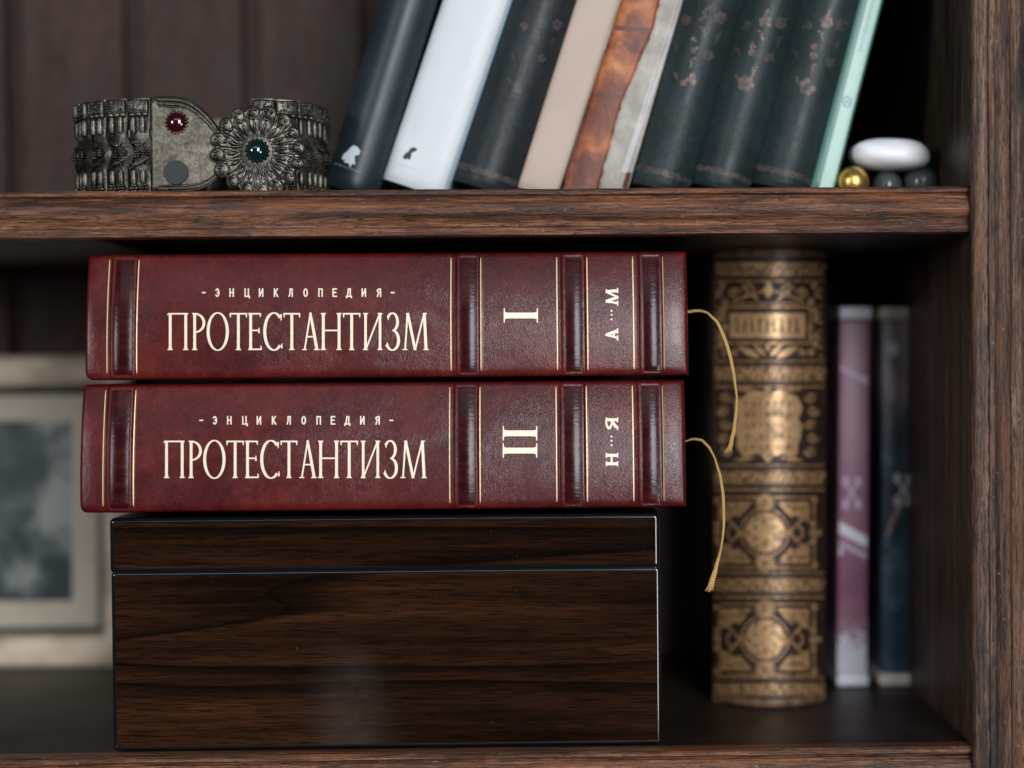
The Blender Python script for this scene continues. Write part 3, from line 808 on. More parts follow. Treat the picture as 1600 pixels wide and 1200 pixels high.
# white book
r, mp, ml, cv = standing_book('leaning_book', 'plain white book with small black emblem at its foot', (704, 290), 19.2, 103 * SC, .235, UY, .0045, 4, M['white_cover'])
m = MB(); blob(m, [(629,246),(633,240),(638,237),(641,232),(646,230),(650,231),(652,235),(648,236),(645,235),(643,240),(642,246),(640,250),(637,248),(632,249)], mp); m.build('emblem', M['ink_black'], r)
m = MB(); small_print(m, (633, 259), 19, 34, mp, 9, 2.0); m.build('small_lettering', M['ink_grey'], r)
m = MB(); m.grid([[ml(lerp(.935, 1.0, i / 4), lerp(.001, .234, j / 20), .0002) for i in range(5)] for j in range(21)]); m.build('board_joint', M['white_side'], r)
# worn dark volumes: one between the white and cream books, three beyond the torn one
def flower(m, c, s, mp):
    for k in range(6):
        a = k * math.pi / 3 + .4
        if random.random() < .15: continue
        disc(m, (c[0] + s * .62 * math.cos(a), c[1] + s * .62 * math.sin(a)), s * .36, mp, 9)
    disc(m, c, s * .28, mp, 9)
def sprig(m, c, s, mp, d=1):
    ribbon(m, spline([(c[0], c[1] + s), (c[0] + d * s * .3, c[1] + s * .3), (c[0] + d * s * .1, c[1] - s * .4), (c[0] + d * s * .7, c[1] - s * .8)], 5), s * .22, mp)
    for k in range(3):
        disc(m, (c[0] + d * s * (.2 + .3 * k), c[1] + s * (.5 - .6 * k)), s * .28, mp, 8, s * .2)
def worn_volume(label, px_r, ang, t, mat, sx, sy, fade, tool=1.0):
    r, mp, ml, cv = standing_book('worn_volume', label, px_r, ang, t, .228, UY, .0085, 2, mat, 'dark worn volumes on the upper shelf')
    dx = math.tan(R(ang))
    fx = lambda a, y: (sx + a - dx * y + random.uniform(-3, 3), sy + y + random.uniform(-3, 3))                       # along the leaning spine from the main flower
    m = MB()
    flower(m, fx(0, 0), 14 * tool, mp); flower(m, fx(2, -98), 11 * tool, mp); flower(m, fx(-4, -48), 7 * tool, mp); flower(m, fx(-10, -62), 6 * tool, mp)
    sprig(m, fx(0, -24), 9 * tool, mp); sprig(m, fx(4, -76), 9 * tool, mp, -1); sprig(m, fx(-14, -6), 7 * tool, mp, -1)
    ribbon(m, [ml(0, 0, 0) and (sx - 60, sy + 0)] * 0 or [fx(0, -110), fx(0, -118)], 5, mp)
    m.build('gilt_flowers', M['worn_flower'] if fade else M['worn_dim'], r)
    m = MB(); flower(m, fx(24, -96), 11 * tool, mp); flower(m, fx(24, -40), 9 * tool, mp); sprig(m, fx(26, -66), 9 * tool, mp); sprig(m, fx(-26, -50), 8 * tool, mp, -1); flower(m, fx(-26, -92), 9 * tool, mp)
    m.build('shaded_flowers', M['worn_dim'], r)  # flank flowers in a dimmer colour, standing for shade on the spine
    m = MB()
    for k in range(9): disc(m, (.06 + k * .11, .0072), .07, ml, 8, .0016)
    m.build('gilt_band', M['worn_dim'], r)
    return r
worn_volume('dark worn leather volume between the white book and the cream book', (807, 292), 18.6, 98 * SC, M['dark_cover'], 812, 133, False, .8)
# cream book
r, mp, ml, cv = standing_book('leaning_book', 'plain cream book beside the torn orange leather spine', (876, 292), 18.1, 64 * SC, .232, UY, .002, 6, M['cream_cover'])
# torn orange leather book
r, mp, ml, cv = standing_book('torn_book', 'old book with torn orange leather peeling off its paper spine', (983, 291), 16.7, 99 * SC, .226, UY, .003, 4, M['grey_paper'])
edge = [(928, 320), (937, 292), (945, 256), (955, 222), (965, 181), (978, 145), (996, 103), (1014, 62), (1025, 31), (1031, 0), (1040, -40), (1062, -110), (1130, -330), (1190, -560)]
left = lambda y: 878 + (292 - y) * math.tan(R(17.9))
m = MB(); rows = []
for k, (ex, ey) in enumerate(resample(edge, 6)):
    if ey < -380: break
    e2 = ex + 2.5 * noise.noise(Vector((ey * .06, 1, 0))) + 2.5 * noise.noise(Vector((ey * .3, 4, 0)))
    rows.append([mp(lerp(left(ey) - 1, e2, i / 8), ey, .0006) for i in range(9)])
m.grid(rows)
sp = m.build('spine_leather', M['orange_leather'], r, None, 50, .0005, 1)
for y, w in ((44, 7), (148, 8), (252, 6)):
    x0 = left(y) + 2; x1 = [e for e in resample(edge, 2) if abs(e[1] - y) < 2][0][0] - 5
    m = MB(); ribbon(m, [(lerp(x0, x1, k / 6), y + 4 * k / 6) for k in range(7)], w, lambda a, b, o: mp(a, b, .00115 + o)); m.build('leather_band', M['orange_dark'], sp)
m = MB(); blob(m, [(893, 290), (897, 272), (918, 275), (914, 291)], lambda a, b, o: mp(a, b, .00115 + o))
m.build('leather_patch', M['orange_dark'], sp)
m = MB(); ribbon(m, [(lerp(978, 1066, k / 10), lerp(270, 0, k / 10)) for k in range(11)], 15, mp); m.build('page_fold', M['pale_paper'], r)
m = MB()
for a, b, w in ((295, 270, 12),): ribbon(m, [(983.5 + (291 - y) * math.tan(R(16.7)) - w * .4, y) for y in (a, (a + b) / 2, b)], w, lambda x, y, o: mp(x, y, o + .0002))
m.build('board_corner', M['orange_dark'], r)
worn_volume('dark green floral volume beside the torn orange book', (1080, 290), 16.2, 90 * SC, M['green_cover'], 1073, 125, True)
worn_volume('dark green floral volume between two like it, middle of the three', (1173, 290), 16.0, 89 * SC, M['green_cover'], 1166, 132, True)
worn_volume('dark green floral volume touching the thin mint book', (1268, 289), 15.6, 91 * SC, M['green_cover'], 1262, 134, True)
# mint book
r, mp, ml, cv = standing_book('leaning_book', 'thin mint green book leaning by the white pebble, rightmost on upper shelf', (1306, 288), 14.8, 38 * SC, .236, UY, .0016, 6, M['mint_cover'])
m = MB(); m.grid([[ml(lerp(.36, 1.0, i / 6), lerp(.001, .235, j / 24), .0002) for i in range(7)] for j in range(25)]); m.build('spine_label', M['mint_spine'], r)
m = MB(); ribbon(m, arc(1323, 159, 6, 8, 0, 360, 16)[:-1], 2.2, lambda a, b, o: mp(a, b, o + .0003), True); disc(m, (1323, 159), 2.5, lambda a, b, o: mp(a, b, o + .0003), 8)
for k in range(26):
    y = 78 - k * 4; x = 1343 + (82 - y) * math.tan(R(14.8)); w = random.uniform(4, 8)
    ribbon(m, [(x - w / 2, y), (x + w / 2, y + w * .26)], 1.3, lambda a, b, o: mp(a, b, o + .0003))
m.build('spine_print', M['ink_green'], r)

# ================================================================== OLD GILT BOOK
OY = .106
def old_book():
    OS = (OY + .77) / F
    base_z = FLOOR_Z
    P0 = at(1287, 1095, OY); t = 178 * OS
    h = at(1200, 394, OY).z - base_z
    r, mp, ml, cv = standing_book('antique_book', 'thick antique brown leather book with ornate gilt spine', (1290, 1000), 0.55, t, h, OY, .020, 2, M['old_brown'], None, .14, base_z)
    G, G2, K = MB(), MB(), MB()
    L, Rr = 1113, 1288
    def hline(mb, y, w, a=L, b=Rr): ribbon(mb, [(lerp(a, b, k / 24), y) for k in range(25)], w, mp)
    bands = [(410, 431), (572, 596), (735, 757), (903, 925), (1067, 1087)]
    for y0, y1 in bands:
        ym = (y0 + y1) / 2
        patch(G, L, Rr, y0, y1, mp, 24, 3)
        hline(K, y0 - 3.5, 2.6); hline(K, y1 + 3.5, 2.6); hline(G, y1 + 8, 3); hline(G, y0 - 8, 2.4)
        for k in range(17):                                             # running leaf pattern
            x = 1118 + k * 10.4
            ribbon(K, [(x, y1 - 3), (x + 4, ym), (x + 9, y0 + 4)], 1.8, lambda a, b, o: mp(a, b, o + .00012))
            disc(G2, (x + 5, ym + (4 if k % 2 else -4)), 3.4, lambda a, b, o: mp(a, b, o + .00016), 8, 2.4)
        hline(K, y0 + 2.5, 1.2); hline(K, y1 - 2.5, 1.2)
    def scroll(mb, c, s, d=1, v=1, w=4.0):
        p = [(c[0] + d * s * (1 - .75 * q) * math.cos(q * 7.2), c[1] + v * s * (1 - .75 * q) * math.sin(q * 7.2)) for q in [k / 22 for k in range(23)]]
        ribbon(mb, p, [w * (1 - .4 * k / 22) for k in range(23)], mp)
        disc(mb, p[-1], w * .8, mp, 8)
    def leaf(mb, a, b, w, lift=.00012):
        n = 8; ribbon(mb, [(lerp(a[0], b[0], k / n), lerp(a[1], b[1], k / n)) for k in range(n + 1)], [w * math.sin(math.pi * (k + .5) / (n + 1)) for k in range(n + 1)], lambda x, y, o: mp(x, y, o + lift))
    up = lambda a, b, o: mp(a, b, o + .00012)
    up2 = lambda a, b, o: mp(a, b, o + .00024)
    # panel with the pediment and label
    patch(G2, 1140, 1258, 489, 528, mp, 16, 4)
    for xx in (1132, 1266): ribbon(G, [(xx, 482), (xx, 508), (xx, 534)], 4.5, mp)
    hline(G, 480, 3.5, 1132, 1266); hline(G, 536, 3.5, 1132, 1266); hline(G, 474, 2.5, 1140, 1258)
    for k in range(9):                                                   # worn letters nobody can read any more
        x = 1152 + k * 11.6
        ribbon(K, [(x, 498), (x + random.uniform(-1, 1), 508), (x, 520)], 2.6, up)
        if k % 2: ribbon(K, [(x, 500 + 8 * (k % 3)), (x + 5.5, 500 + 8 * (k % 3))], 2.0, up2)
    ribbon(G, spline([(1146, 470), (1172, 461), (1200, 454), (1228, 461), (1254, 470)], 6), 4, mp)
    leaf(G2, (1200, 466), (1200, 440), 15)
    for d in (-1, 1):
        c = 1200 + d * 30
        scroll(G, (c, 455), 12, d, -1); scroll(G, (1200 + d * 54, 459), 9, -d, -1); leaf(G, (1200 + d * 14, 470), (1200 + d * 40, 446), 6)
        leaf(G2, (1200 + d * 4, 556), (1200 + d * 22, 538), 8); leaf(G2, (1200 + d * 14, 558), (1200 + d * 46, 542), 11); scroll(G, (1200 + d * 52, 549), 7, d, 1, 3.5)
        for k in range(9):
            disc(G, (1200 + d * (72 + 5 * math.sin(k * 2.2)), 446 + k * 13), 5.5, mp, 9, 6.5)
            disc(G, (1200 + d * 82, 452 + k * 13), 3, mp, 7)
    disc(G2, (1200, 543), 5, mp, 9, 6)
    # panel with the shield
    sh = []
    for k in range(64):
        a = k * 2 * math.pi / 64
        q = (abs(math.cos(a)) ** 5 + abs(math.sin(a)) ** 5) ** (-1 / 5)
        rr = 1 + .05 * math.sin(a * 9) + .03 * math.sin(a * 15 + 1)
        sh.append((1200 + 51 * q * rr * math.cos(a), 662 + 50 * q * rr * math.sin(a)))
    blob(G2, sh, mp)
    for row in range(5):
        for k in range(7):
            x = 1166 + k * 11 + random.uniform(-1, 1); y = 626 + row * 17
            if random.random() < .8: ribbon(K, [(x, y), (x + random.uniform(-1, 2), y + 9)], random.uniform(1.2, 2.8), up)
            if random.random() < .4: ribbon(K, [(x, y + 4), (x + 6, y + 4)], 1.4, up2)
    for d in (-1, 1):
        for k in range(5): scroll(G, (1200 + d * (66 + 4 * (k % 2)), 620 + k * 21), 9, d * (1 if k % 2 else -1), 1, 4)
        leaf(G, (1200 + d * 20, 612), (1200 + d * 54, 606), 7); leaf(G, (1200 + d * 20, 715), (1200 + d * 54, 719), 7)
    leaf(G2, (1200, 616), (1200, 604), 14); leaf(G2, (1200, 706), (1200, 722), 14)
    # the two lower panels with a medallion
    for cy in (832, 999):
        C0 = (1195, cy)
        hline(G, cy - 55, 2.6, 1122, 1276); hline(G, cy + 55, 2.6, 1122, 1276)
        for x in (1124, 1272): ribbon(G, [(x, lerp(cy - 55, cy + 55, k / 8)) for k in range(9)], 3.4, mp)
        for d in (-1, 1):
            for v in (-1, 1):                                            # corner blocks
                o_ = [(1195 + d * x, cy + v * y) for x, y in ((20, 48), (70, 48), (70, 24), (58, 19), (48, 27), (40, 24), (33, 31))]
                blob(G, resample(o_ + [o_[0]], 6)[:-1], mp)
                leaf(K, (1195 + d * 26, cy + v * 43), (1195 + d * 60, cy + v * 31), 2.4) if False else None
                ribbon(K, [(1195 + d * 30, cy + v * 42), (1195 + d * 45, cy + v * 37), (1195 + d * 62, cy + v * 40)], 1.4, up)
            ribbon(G, spline([(1195 + d * 30, cy + 6), (1195 + d * 42, cy - 4), (1195 + d * 58, cy - 20), (1195 + d * 72, cy - 17)], 6), 3.6, mp)
            ribbon(G, spline([(1195 + d * 30, cy - 6), (1195 + d * 42, cy + 4), (1195 + d * 58, cy + 20), (1195 + d * 72, cy + 17)], 6), 3.6, up)
            ribbon(G, arc(1195 + d * 50, cy, 9, 11, 0, 360, 18)[:-1], 3, mp, True)
            for q in ((76, 0, 7), (76, -13, 5), (76, 13, 5), (84, 0, 5), (78, 50, 5), (78, -50, 5)): disc(G, (1195 + d * q[0], cy + q[1]), q[2], mp, 10)
        ribbon(G, arc(C0[0], cy, 37, 37, 0, 360, 40)[:-1], 2.6, mp, True)
        disc(G2, C0, 31, mp, 28)
        for k in range(12):
            a = k * math.pi / 6 + .3; q = 13 + 9 * (k % 2)
            leaf(K, (C0[0] + (q + 1) * math.cos(a), cy + (q + 1) * math.sin(a)), (C0[0] + (q + 8) * math.cos(a + .35), cy + (q + 8) * math.sin(a + .35)), 3.0)
        for v in (-1, 1):
            disc(G2, (1195, cy + v * 47), 12, mp, 14); ribbon(G, arc(1195, cy + v * 47, 15, 14, 0, 360, 20)[:-1], 1.8, mp, True)
            for q in (-5, 0, 5): ribbon(K, [(1195 + q, cy + v * 41), (1195 + q * .5, cy + v * 53)], 1.5, up)
    hline(K, 403, 3); hline(K, 1094, 2)
    G.build('gilt_tooling', M['old_gilt'], r); G2.build('gilt_panels', M['old_gilt_bright'], r); K.build('black_tooling', M['old_black'], r)
    for z0, z1 in ((0, .0035), (h - .0035, h)):
        m = MB(); m.grid([[ml(i / 20, lerp(z0, z1, j / 3), .0009 * math.sin(math.pi * (j + .5) / 4) + .0001) for i in range(21)] for j in range(4)])
        m.build('headcap', M['rubbed_brown'], r)
old_book()

# ================================================================== SLIM UPRIGHT BOOKS
SY = .139
def slim(label, xa, xb, yt, yb, mat, cap, fn, ang=0.3, over=0.0):
    sc = (SY + .77) / F
    t = (xb - xa) * sc; P = at(xb, (yt + yb) / 2, SY)
    h = at(xb, yt, SY).z - FLOOR_Z
    root = thing('slim_book', label, 'book', (P.x - (P.z) * math.tan(R(ang)), SY, FLOOR_Z + .0002), (0, R(ang), 0))
    ch = .0062
    m = MB(); m.box((-t, 0, ch), (0, .13, h - ch), .0012, 3); m.build('cover', mat, root)
    for z0 in (0, h - ch):
        m = MB(); m.box((-t - over, -.0008, z0 + (.0001 if z0 else 0)), (.0008, .131, z0 + ch - (0 if z0 else .0001)), .0012, 3); m.build('end_band', cap, root)
    inv = (Matrix.Translation(root.location) @ Matrix.Rotation(R(ang), 4, 'Y')).inverted()
    def mp(px, py, off):
        q = inv @ at(px, py, SY); return (min(-.0008, max(-t + .0008, q.x)), -off, q.z)
    fn(root, mp)
def emblem(mb, c, s, mp):
    for d in (-1, 1):
        for v in (-1, 1):
            disc(mb, (c[0] + d * s, c[1] + v * s * 1.9), s * .62, mp, 10, s * .85)
            ribbon(mb, [(c[0] + d * s * .9, c[1] + v * s * 1.4), (c[0], c[1])], s * .42, mp)
def fn_purple(root, mp):
    m = MB(); emblem(m, (1331, 770), 9.5, mp); m.build('emblem', M['lilac'], root)
    m = MB(); ribbon(m, [(1310, 572), (1335, 585), (1362, 600)], 8, mp); m.build('printed_stripe', M['lilac'], root)
    m = MB(); ribbon(m, [(1312, 848), (1330, 857), (1360, 873)], 8, mp); m.build('printed_stripe', M['lilac'], root)
    m = MB(); ribbon(m, [(1304, 820), (1330, 834), (1360, 850)], 16, mp); disc(m, (1311, 862), 6, mp); m.build('printed_stripe', M['pale_ink'], root)
def fn_blue(root, mp):
    m = MB(); emblem(m, (1411, 765), 9.5, mp); m.build('emblem', M['pale_ink'], root)
    m = MB(); disc(m, (1395, 545), 9, mp, 12, 12); m.build('printed_spot', M['pale_ink'], root)
    m = MB(); ribbon(m, [(1397, 578), (1395, 625)], 6, mp); m.build('printed_streak', M['lilac'], root)
    m = MB(); ribbon(m, [(1410, 782), (1396, 808), (1386, 838)], [9, 7, 4], mp); m.build('printed_streak', M['peach'], root)
slim('slim purple upright book with pale bands at head and foot', 1309, 1357, 480, 1080, M['purple'], M['cap_white'], fn_purple, .75)
slim('slim blue upright book with cream bands, nearest the right side panel', 1377, 1436, 480, 1080, M['blue'], M['cap_cream'], fn_blue, .25, .0012)

# ================================================================== PICTURE FRAME
FY = .226
def picture():
    xr, xl = at(205, 800, FY).x, at(-330, 800, FY).x
    zt, z0 = at(60, 556, FY).z, FLOOR_Z
    tilt = R(-2.5)
    root = thing('picture_frame', 'pale wooden frame with faded grey photograph standing behind the books', 'picture', ((xl + xr) / 2, FY, z0 + .0003), (tilt, 0, 0))
    w = (xr - xl) / 2; H = zt - z0
    sc = (FY + .77) / F
    prof = [(0, .014), (0, .002), (.002, 0), (.006, -.001), (.011, .0), (.0155, .0025), (.0175, .006), (.0175, .014)]
    rw = 50 * sc / .0175
    def corner(d): d = d * rw; return [(-w + d, d), (w - d, d), (w - d, H - d), (-w + d, H - d)]
    m = MB(); rows = []
    for j in range(4): rows.append([(corner(d)[j][0], y, corner(d)[j][1]) for d, y in prof])
    m.grid(rows, cv=True); m.build('frame', M['frame'], root, None, 30)
    lw = .0175 * rw
    def ring(name, a, b, ya, yb, mat):
        m = MB(); rows = []
        for sx, sz in ((-1, 0), (1, 0), (1, 1), (-1, 1)):
            f = lambda d: (sx * (w - d), (H - d) if sz else d)
            rows.append([(f(a)[0], ya, f(a)[1]), (f(b)[0], yb, f(b)[1])])
        m.grid(rows, cv=True); return m.build(name, mat, root)
    ring('inner_lip', lw, lw + 11 * sc, .0065, .009, M['frame_lip'])
    a = lw + 11 * sc
    ring('mat_board', a, a + 40 * sc, .0092, .0095, M['mat'])
    b = a + 34 * sc
    m = MB(); m.grid([[(lerp(-w + b - .002, w - a - 24 * sc, i / 8), .0100, lerp(b + 10 * sc, H - a - 4 * sc, j / 8)) for i in range(9)] for j in range(9)])
    m.build('photograph', M['photo'], root)
    m = MB(); m.box((-w + .004, .0145, .004), (w - .004, .017, H - .004)); m.build('backing', M['frame_lip'], root)
picture()

# ================================================================== PEBBLE AND BALLS
PYY = .058
sc = (PYY + .77) / F
def stone(name, label, cat, px, py, r, Y, mat, group=None, rest=True):
    rr = r * (Y + .77) / F; p = at(px, py, Y)
    z = zs_top + rr if rest else p.z
    m = MB(); m.ball((0, 0, rr), rr, 4)
    o = m.build(name, mat, None, None, 80); o.location = (p.x, Y, z - rr); tag(o, label, cat, group); return o
stone('gold_ball', 'small shiny gold ball at the foot of the white pebble', 'ball', 1333, 283, 25, PYY - .008, M['gold'])
stone('glass_ball', 'smaller smoky grey ball tucked under the middle of the white pebble', 'ball', 1386, 287, 23, PYY + .004, M['smoky'], 'smoky grey balls')
stone('glass_ball', 'larger smoky grey ball under the right end of the white pebble', 'ball', 1440, 281, 28, PYY + .006, M['smoky'], 'smoky grey balls')
p = at(1390, 242, PYY)
m = MB(); t = bmesh.new(); bmesh.ops.create_icosphere(t, subdivisions=4, radius=1)
for v in t.verts:
    c = v.co
    sx = lambda q, e: math.copysign(abs(q) ** e, q)
    v.co = Vector((sx(c.x, .80) * 62 * sc, sx(c.y, .9) * .014, sx(c.z, .80) * 25 * sc * (1 + .06 * c.x))) * (1 + .09 * noise.noise(c * 1.1) + .012 * noise.noise(c * 4))
m.join(t)
o = m.build('pebble', M['pebble'], None, None, 80); o.location = p; o.rotation_euler = (0, R(1.0), 0)
tag(o, 'smooth white oval pebble balanced on small balls', 'pebble')

# ================================================================== SILVER BRACELET
CXP = 319; BRX, BRY = 50.6e-3, .034
BF = .010                                                           # depth of the front of the ring
BC = at(CXP, 220, BF + BRY); BC.z = zs_top
kx = lambda px: at(px, 220, BF + .002).x
BCx = at(CXP, 220, BF + .034).x
HB = 39.5e-3
br_ = thing('bracelet', 'wide tarnished silver link bracelet with red and green stones', 'bracelet', (BCx, BF + BRY, zs_top + .0003))
def ell(phi):                                                       # a flattened ring, straighter along its front
    f = lambda q: math.copysign(abs(q) ** .68, q)
    return Vector((BRX * f(math.sin(phi)), -BRY * f(math.cos(phi)), 0))
def head(phi):
    d = ell(phi + .004) - ell(phi - .004); return math.atan2(d.y, d.x)
def floret(m, x, y, z, s):
    for k in range(6):
        a = k * math.pi / 3; m.ball((x + s * .62 * math.cos(a), y, z + s * .62 * math.sin(a)), (s * .36, s * .34, s * .36), 1)
    m.ball((x, y - s * .1, z), (s * .32, s * .4, s * .32), 1)
def link_mesh():
    m = MB(); h = HB; mm = 1e-3
    # plate: straight left edge, right edge swelling into a lobe at mid height
    def right(q):                                                   # q = 0..1 up the link
        return (4.4 + 3.4 * math.exp(-((q - .42) / .115) ** 2) - 0.8 * math.exp(-((q - .62) / .06) ** 2) - .5 * math.exp(-((q - .24) / .05) ** 2)) * mm
    rows = []
    for j in range(49):
        q = j / 48; r = right(q); rr = []
        for i in range(13):
            u = i / 12; x = lerp(-5.4 * mm, r, u)
            y = -.0009 * math.sin(math.pi * u) ** .5 - .0008 * u - .0012 * math.exp(-((q - .42) / .12) ** 2) * math.sin(math.pi * min(1, u * 1.05))
            rr.append((x, y, q * h))
        rows.append(rr)
    m.grid(rows)
    m.grid([[(p[0] * .96, p[1] + .0016, p[2]) for p in r] for r in rows])
    m.grid([[rows[j][12], (rows[j][12][0] * .96, rows[j][12][1] + .0016, rows[j][12][2])] for j in range(49)])
    m.grid([[rows[j][0], (rows[j][0][0] * .96, rows[j][0][1] + .0016, rows[j][0][2])] for j in range(49)])
    for z0, z1 in ((.64, .80), (.10, .24)):                          # upright ribs
        for x in (-3.0, 1.4):
            m.tube([(x * mm, -.0016, lerp(z0, z1, k / 5) * h) for k in range(6)], [.0013, .0016, .0016, .0016, .0016, .0013], 8)
    # top cap with scalloped lower edge and chased dots
    m.box((-5.0 * mm, -.0030, .835 * h), (4.4 * mm, -.0006, .985 * h), .0006, 2)
    for k in range(3): m.ball(((-3.4 + 3.1 * k) * mm, -.0019, .83 * h), (.0017, .0012, .0014), 2)
    random.seed(5)
    for k in range(26): m.ball((random.uniform(-4.4, 3.8) * mm, -.0030, random.uniform(.85, .97) * h), (.0006, .00045, .0006), 1)
    # centre lobe: two florets and chased curls
    floret(m, -.6 * mm, -.0032, .41 * h, .0019); floret(m, 3.4 * mm, -.0036, .43 * h, .0019)
    for k in range(0, 4, 2):
        z = (.50 + .022 * k) * h
        m.tube([(lerp(-4.5, 3.6 - .6 * k, u) * mm, -.0022 - .0008 * math.sin(u * 3.1), z + .0016 * math.sin(u * 4 + k)) for u in [q / 8 for q in range(9)]], .00045, 6)
        z = (.335 - .022 * k) * h
        m.tube([(lerp(-4.5, 4.0 - .8 * k, u) * mm, -.0022 - .0006 * math.sin(u * 3.1), z - .0014 * math.sin(u * 4 + k)) for u in [q / 8 for q in range(9)]], .00045, 6)
    for x in (-2.6, 1.9): floret(m, x * mm, -.0024, .052 * h, .0022)
    return m
lk = link_mesh().build('link', M['silver'], br_, None, 50)
phis = []
# walk round the ring leaving the clasp free
ring_pts = [(-q * .002, ell(-q * .002)) for q in range(int(2 * math.pi / .002))]
acc, nxt = 0.0, None
for (p0, a0), (p1, a1) in zip(ring_pts, ring_pts[1:]):
    acc += (a1 - a0).length
    if nxt is None:
        if a1.x < at(238, 220, BF).x - BCx - .0045: nxt = acc
        else: continue
    if acc >= nxt:
        phis.append(p1); nxt += .0094
    if p1 < -2 * math.pi + .45: break
for i, ph in enumerate(phis):
    o = lk if i == 0 else lk.copy()
    if i: C.objects.link(o); o.parent = br_
    o.location = ell(ph); o.rotation_euler = (0, 0, head(ph) - R(11))
# clasp plate
def on_ring(px, zf, off):
    lo, hi = -1.5, 1.5
    for _ in range(40):
        phi = (lo + hi) / 2; h_ = head(phi); n = Vector((math.sin(h_), -math.cos(h_), 0))
        p = ell(phi) + n * off
        if p.x < at(px, 220, p.y + BF + BRY).x - BCx: lo = phi
        else: hi = phi
    on_ring.phi = phi
    return Vector((p.x, p.y, zf * HB))
def top_of(px): t = min(1, max(0, (px - 246) / 104)); return 1.0 - .03 * t - .40 * max(0, (t - .30) / .70) ** 2.0
def bot_of(px): t = min(1, max(0, (px - 246) / 104)); return .008 + .02 * t + .20 * max(0, (t - .45) / .55) ** 2.4
m = MB(); cols = [lerp(238, 352, i / 26) for i in range(27)]
rows = [[on_ring(px, lerp(bot_of(px), top_of(px), j / 14), .0030 + .0004 * math.sin(math.pi * j / 14)) for j in range(15)] for px in cols]
m.grid(rows)
plate = m.build('clasp_plate', M['silver_plate'], br_, None, 45, .0016, 1)
m = MB()
for i in range(46):
    px = lerp(250, 346, i / 45)
    for f_, base_, s in ((top_of, -.026, .00095), (top_of, -.072, .00075), (bot_of, .026, .0009)):
        q = on_ring(px, f_(px) + base_, .0037); m.ball(q + Vector((0, -.0018, 0)), (s, s, s), 1)
for f_, base_ in ((top_of, -.004), (top_of, -.050), (top_of, -.094), (bot_of, .004), (bot_of, .052)):
    m.tube([on_ring(px, f_(px) + base_, .0047) for px in [lerp(248, 349, k / 24) for k in range(25)]], .0006, 6)
m.build('milled_border', M['silver'], plate)
def zf(py): return (294 - py) * 2.69e-4 / HB
def gem(px, py, r, name, mat, parent, bulge=.9):
    c = on_ring(px, zf(py), .0034); hd = head(on_ring.phi)
    mt = Matrix.Translation(c) @ Matrix.Rotation(hd, 4, 'Z')
    m = MB(); t = bmesh.new(); bmesh.ops.create_icosphere(t, subdivisions=4, radius=1)
    for v in t.verts: v.co = Vector((v.co.x * r, v.co.y * r * bulge, v.co.z * r))
    m.join(t, mt); g = m.build(name, mat, parent, None, 80)
    m = MB()
    n = 18
    for k in range(n):                                              # toothed collar
        a = k * 2 * math.pi / n
        p0 = Vector((math.cos(a) * r * .98, -.0012, math.sin(a) * r * .98)); p1 = Vector((math.cos(a) * r * .82, -r * bulge * .66, math.sin(a) * r * .82))
        m.tube([mt @ p0, mt @ ((p0 + p1) / 2 + Vector((0, -.0004, 0))), mt @ p1], [.0006, .00045, .00012], 5)
    m.tube([mt @ Vector((math.cos(k * math.pi / 16) * r * 1.12, -.0004, math.sin(k * math.pi / 16) * r * 1.12)) for k in range(33)], .0009, 6)
    m.build('stone_setting', M['silver_dark'], g)
    return g
gem(277.5, 187, 17.5 * 2.69e-4, 'red_stone', M['red_stone'], plate, .75)
c = on_ring(274, zf(264), .0052)
m = MB(); m.grid([[c + Vector((math.cos(k * math.pi / 14) * r, dy, math.sin(k * math.pi / 14) * r)) for k in range(28)] for r, dy in ((.0001, -.0004), (.0035, -.0006), (.0049, -.0005), (.0052, .0006))], cu=True)
m.build('empty_socket', M['socket'], plate)
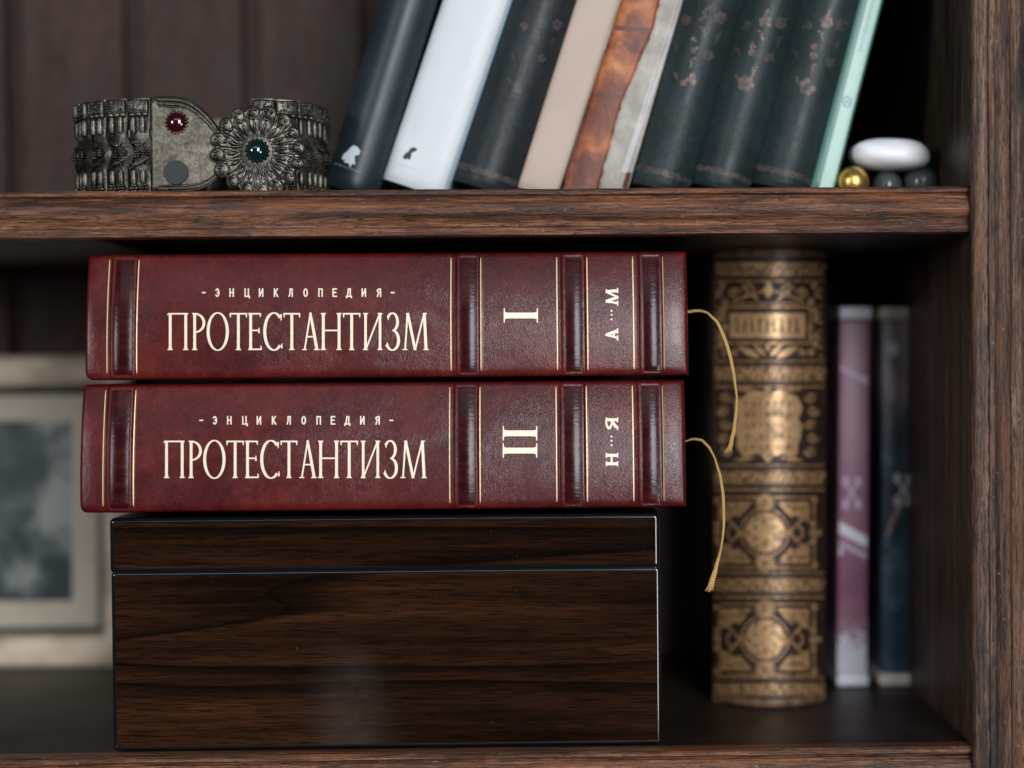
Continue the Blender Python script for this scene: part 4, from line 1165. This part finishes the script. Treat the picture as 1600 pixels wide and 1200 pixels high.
# rosette
rc = on_ring(402, zf(232), .0068); hd = R(9)
mt = Matrix.Translation(rc) @ Matrix.Rotation(hd, 4, 'Z')
RR = 17.4e-3
m = MB()
m.grid([[mt @ Vector((math.cos(k * math.pi / 24) * r, -dy, math.sin(k * math.pi / 24) * r)) for k in range(48)] for r, dy in ((.0001, .0016), (.006, .0016), (.009, .0004), (.014, .0010), (RR * .97, .0006), (RR, -.0010), (RR * .9, -.0022))], cu=True)
rosette = m.build('rosette', M['silver_dark'], br_, None, 50)
m = MB(); n = 16
for k in range(n):
    a = k * 2 * math.pi / n + .1
    e = Vector((math.cos(a), 0, math.sin(a))); s_ = Vector((-math.sin(a), 0, math.cos(a)))
    for sgn in (-1, 1):                                             # paired veins of a petal, curling at the tip
        pts = []
        for q in range(15):
            u = q / 14
            rad = lerp(.0072, .0155, min(1, u * 1.25)); sp = .0004 + .0020 * math.sin(min(1, u * 1.15) * math.pi * .62)
            if u > .8: rad -= (u - .8) * .012; sp -= (u - .8) * .004
            pts.append(mt @ (e * rad + s_ * (sgn * sp) + Vector((0, -.0013 - .0005 * math.sin(u * 3), 0))))
        m.tube(pts, [.00050] * 15, 6)
    m.tube([mt @ (e * lerp(.0078, .0125, q / 5) + Vector((0, -.0014 - .0003 * q / 5, 0))) for q in range(6)], [.0003, .0005, .0007, .0008, .0007, .0003], 6)
    m.ball(mt @ (e * .0137 + Vector((0, -.0017, 0))), (.0009, .0009, .0009), 2)
    m.ball(mt @ (e * .0164 + Vector((0, -.0004, 0))), tuple(random.uniform(.85, 1.1) * q for q in (.0033, .0011, .0033)), 3)
    m.tube([mt @ (e * (.0162 + .0018 * math.cos(q * .62)) + s_ * .0018 * math.sin(q * .62) + Vector((0, -.0019, 0))) for q in range(9)], .0004, 5)
    m.ball(mt @ (e * .0172 + s_ * .0012 + Vector((0, -.0022, 0))), (.0009, .0007, .0009), 1)
    m.ball(mt @ (e * .0172 - s_ * .0012 + Vector((0, -.0022, 0))), (.0009, .0007, .0009), 1)
m.build('petal_relief', M['silver'], rosette, None, 60)
m = MB()
for k in range(28):
    a = k * 2 * math.pi / 28; m.ball(mt @ Vector((math.cos(a) * .0067, -.0020, math.sin(a) * .0067)), .00062, 1)
m.build('bead_ring', M['silver'], rosette)
gr = .0047
m = MB(); t = bmesh.new(); bmesh.ops.create_icosphere(t, subdivisions=4, radius=gr)
m.join(t, mt @ Matrix.Translation((0, -.0016, 0)) @ Matrix.Diagonal((1, .8, 1, 1))); gs = m.build('green_stone', M['green_stone'], rosette, None, 80)
m = MB()
for k in range(16):
    a = k * math.pi / 8
    p0 = Vector((math.cos(a) * gr * .99, -.0022, math.sin(a) * gr * .99)); p1 = Vector((math.cos(a) * gr * .86, -.0016 - gr * .48, math.sin(a) * gr * .86))
    m.tube([mt @ p0, mt @ ((p0 + p1) / 2 + Vector((0, -.0005, 0))), mt @ p1], [.0007, .00055, .0002], 5)
m.build('stone_setting', M['silver_dark'], gs)
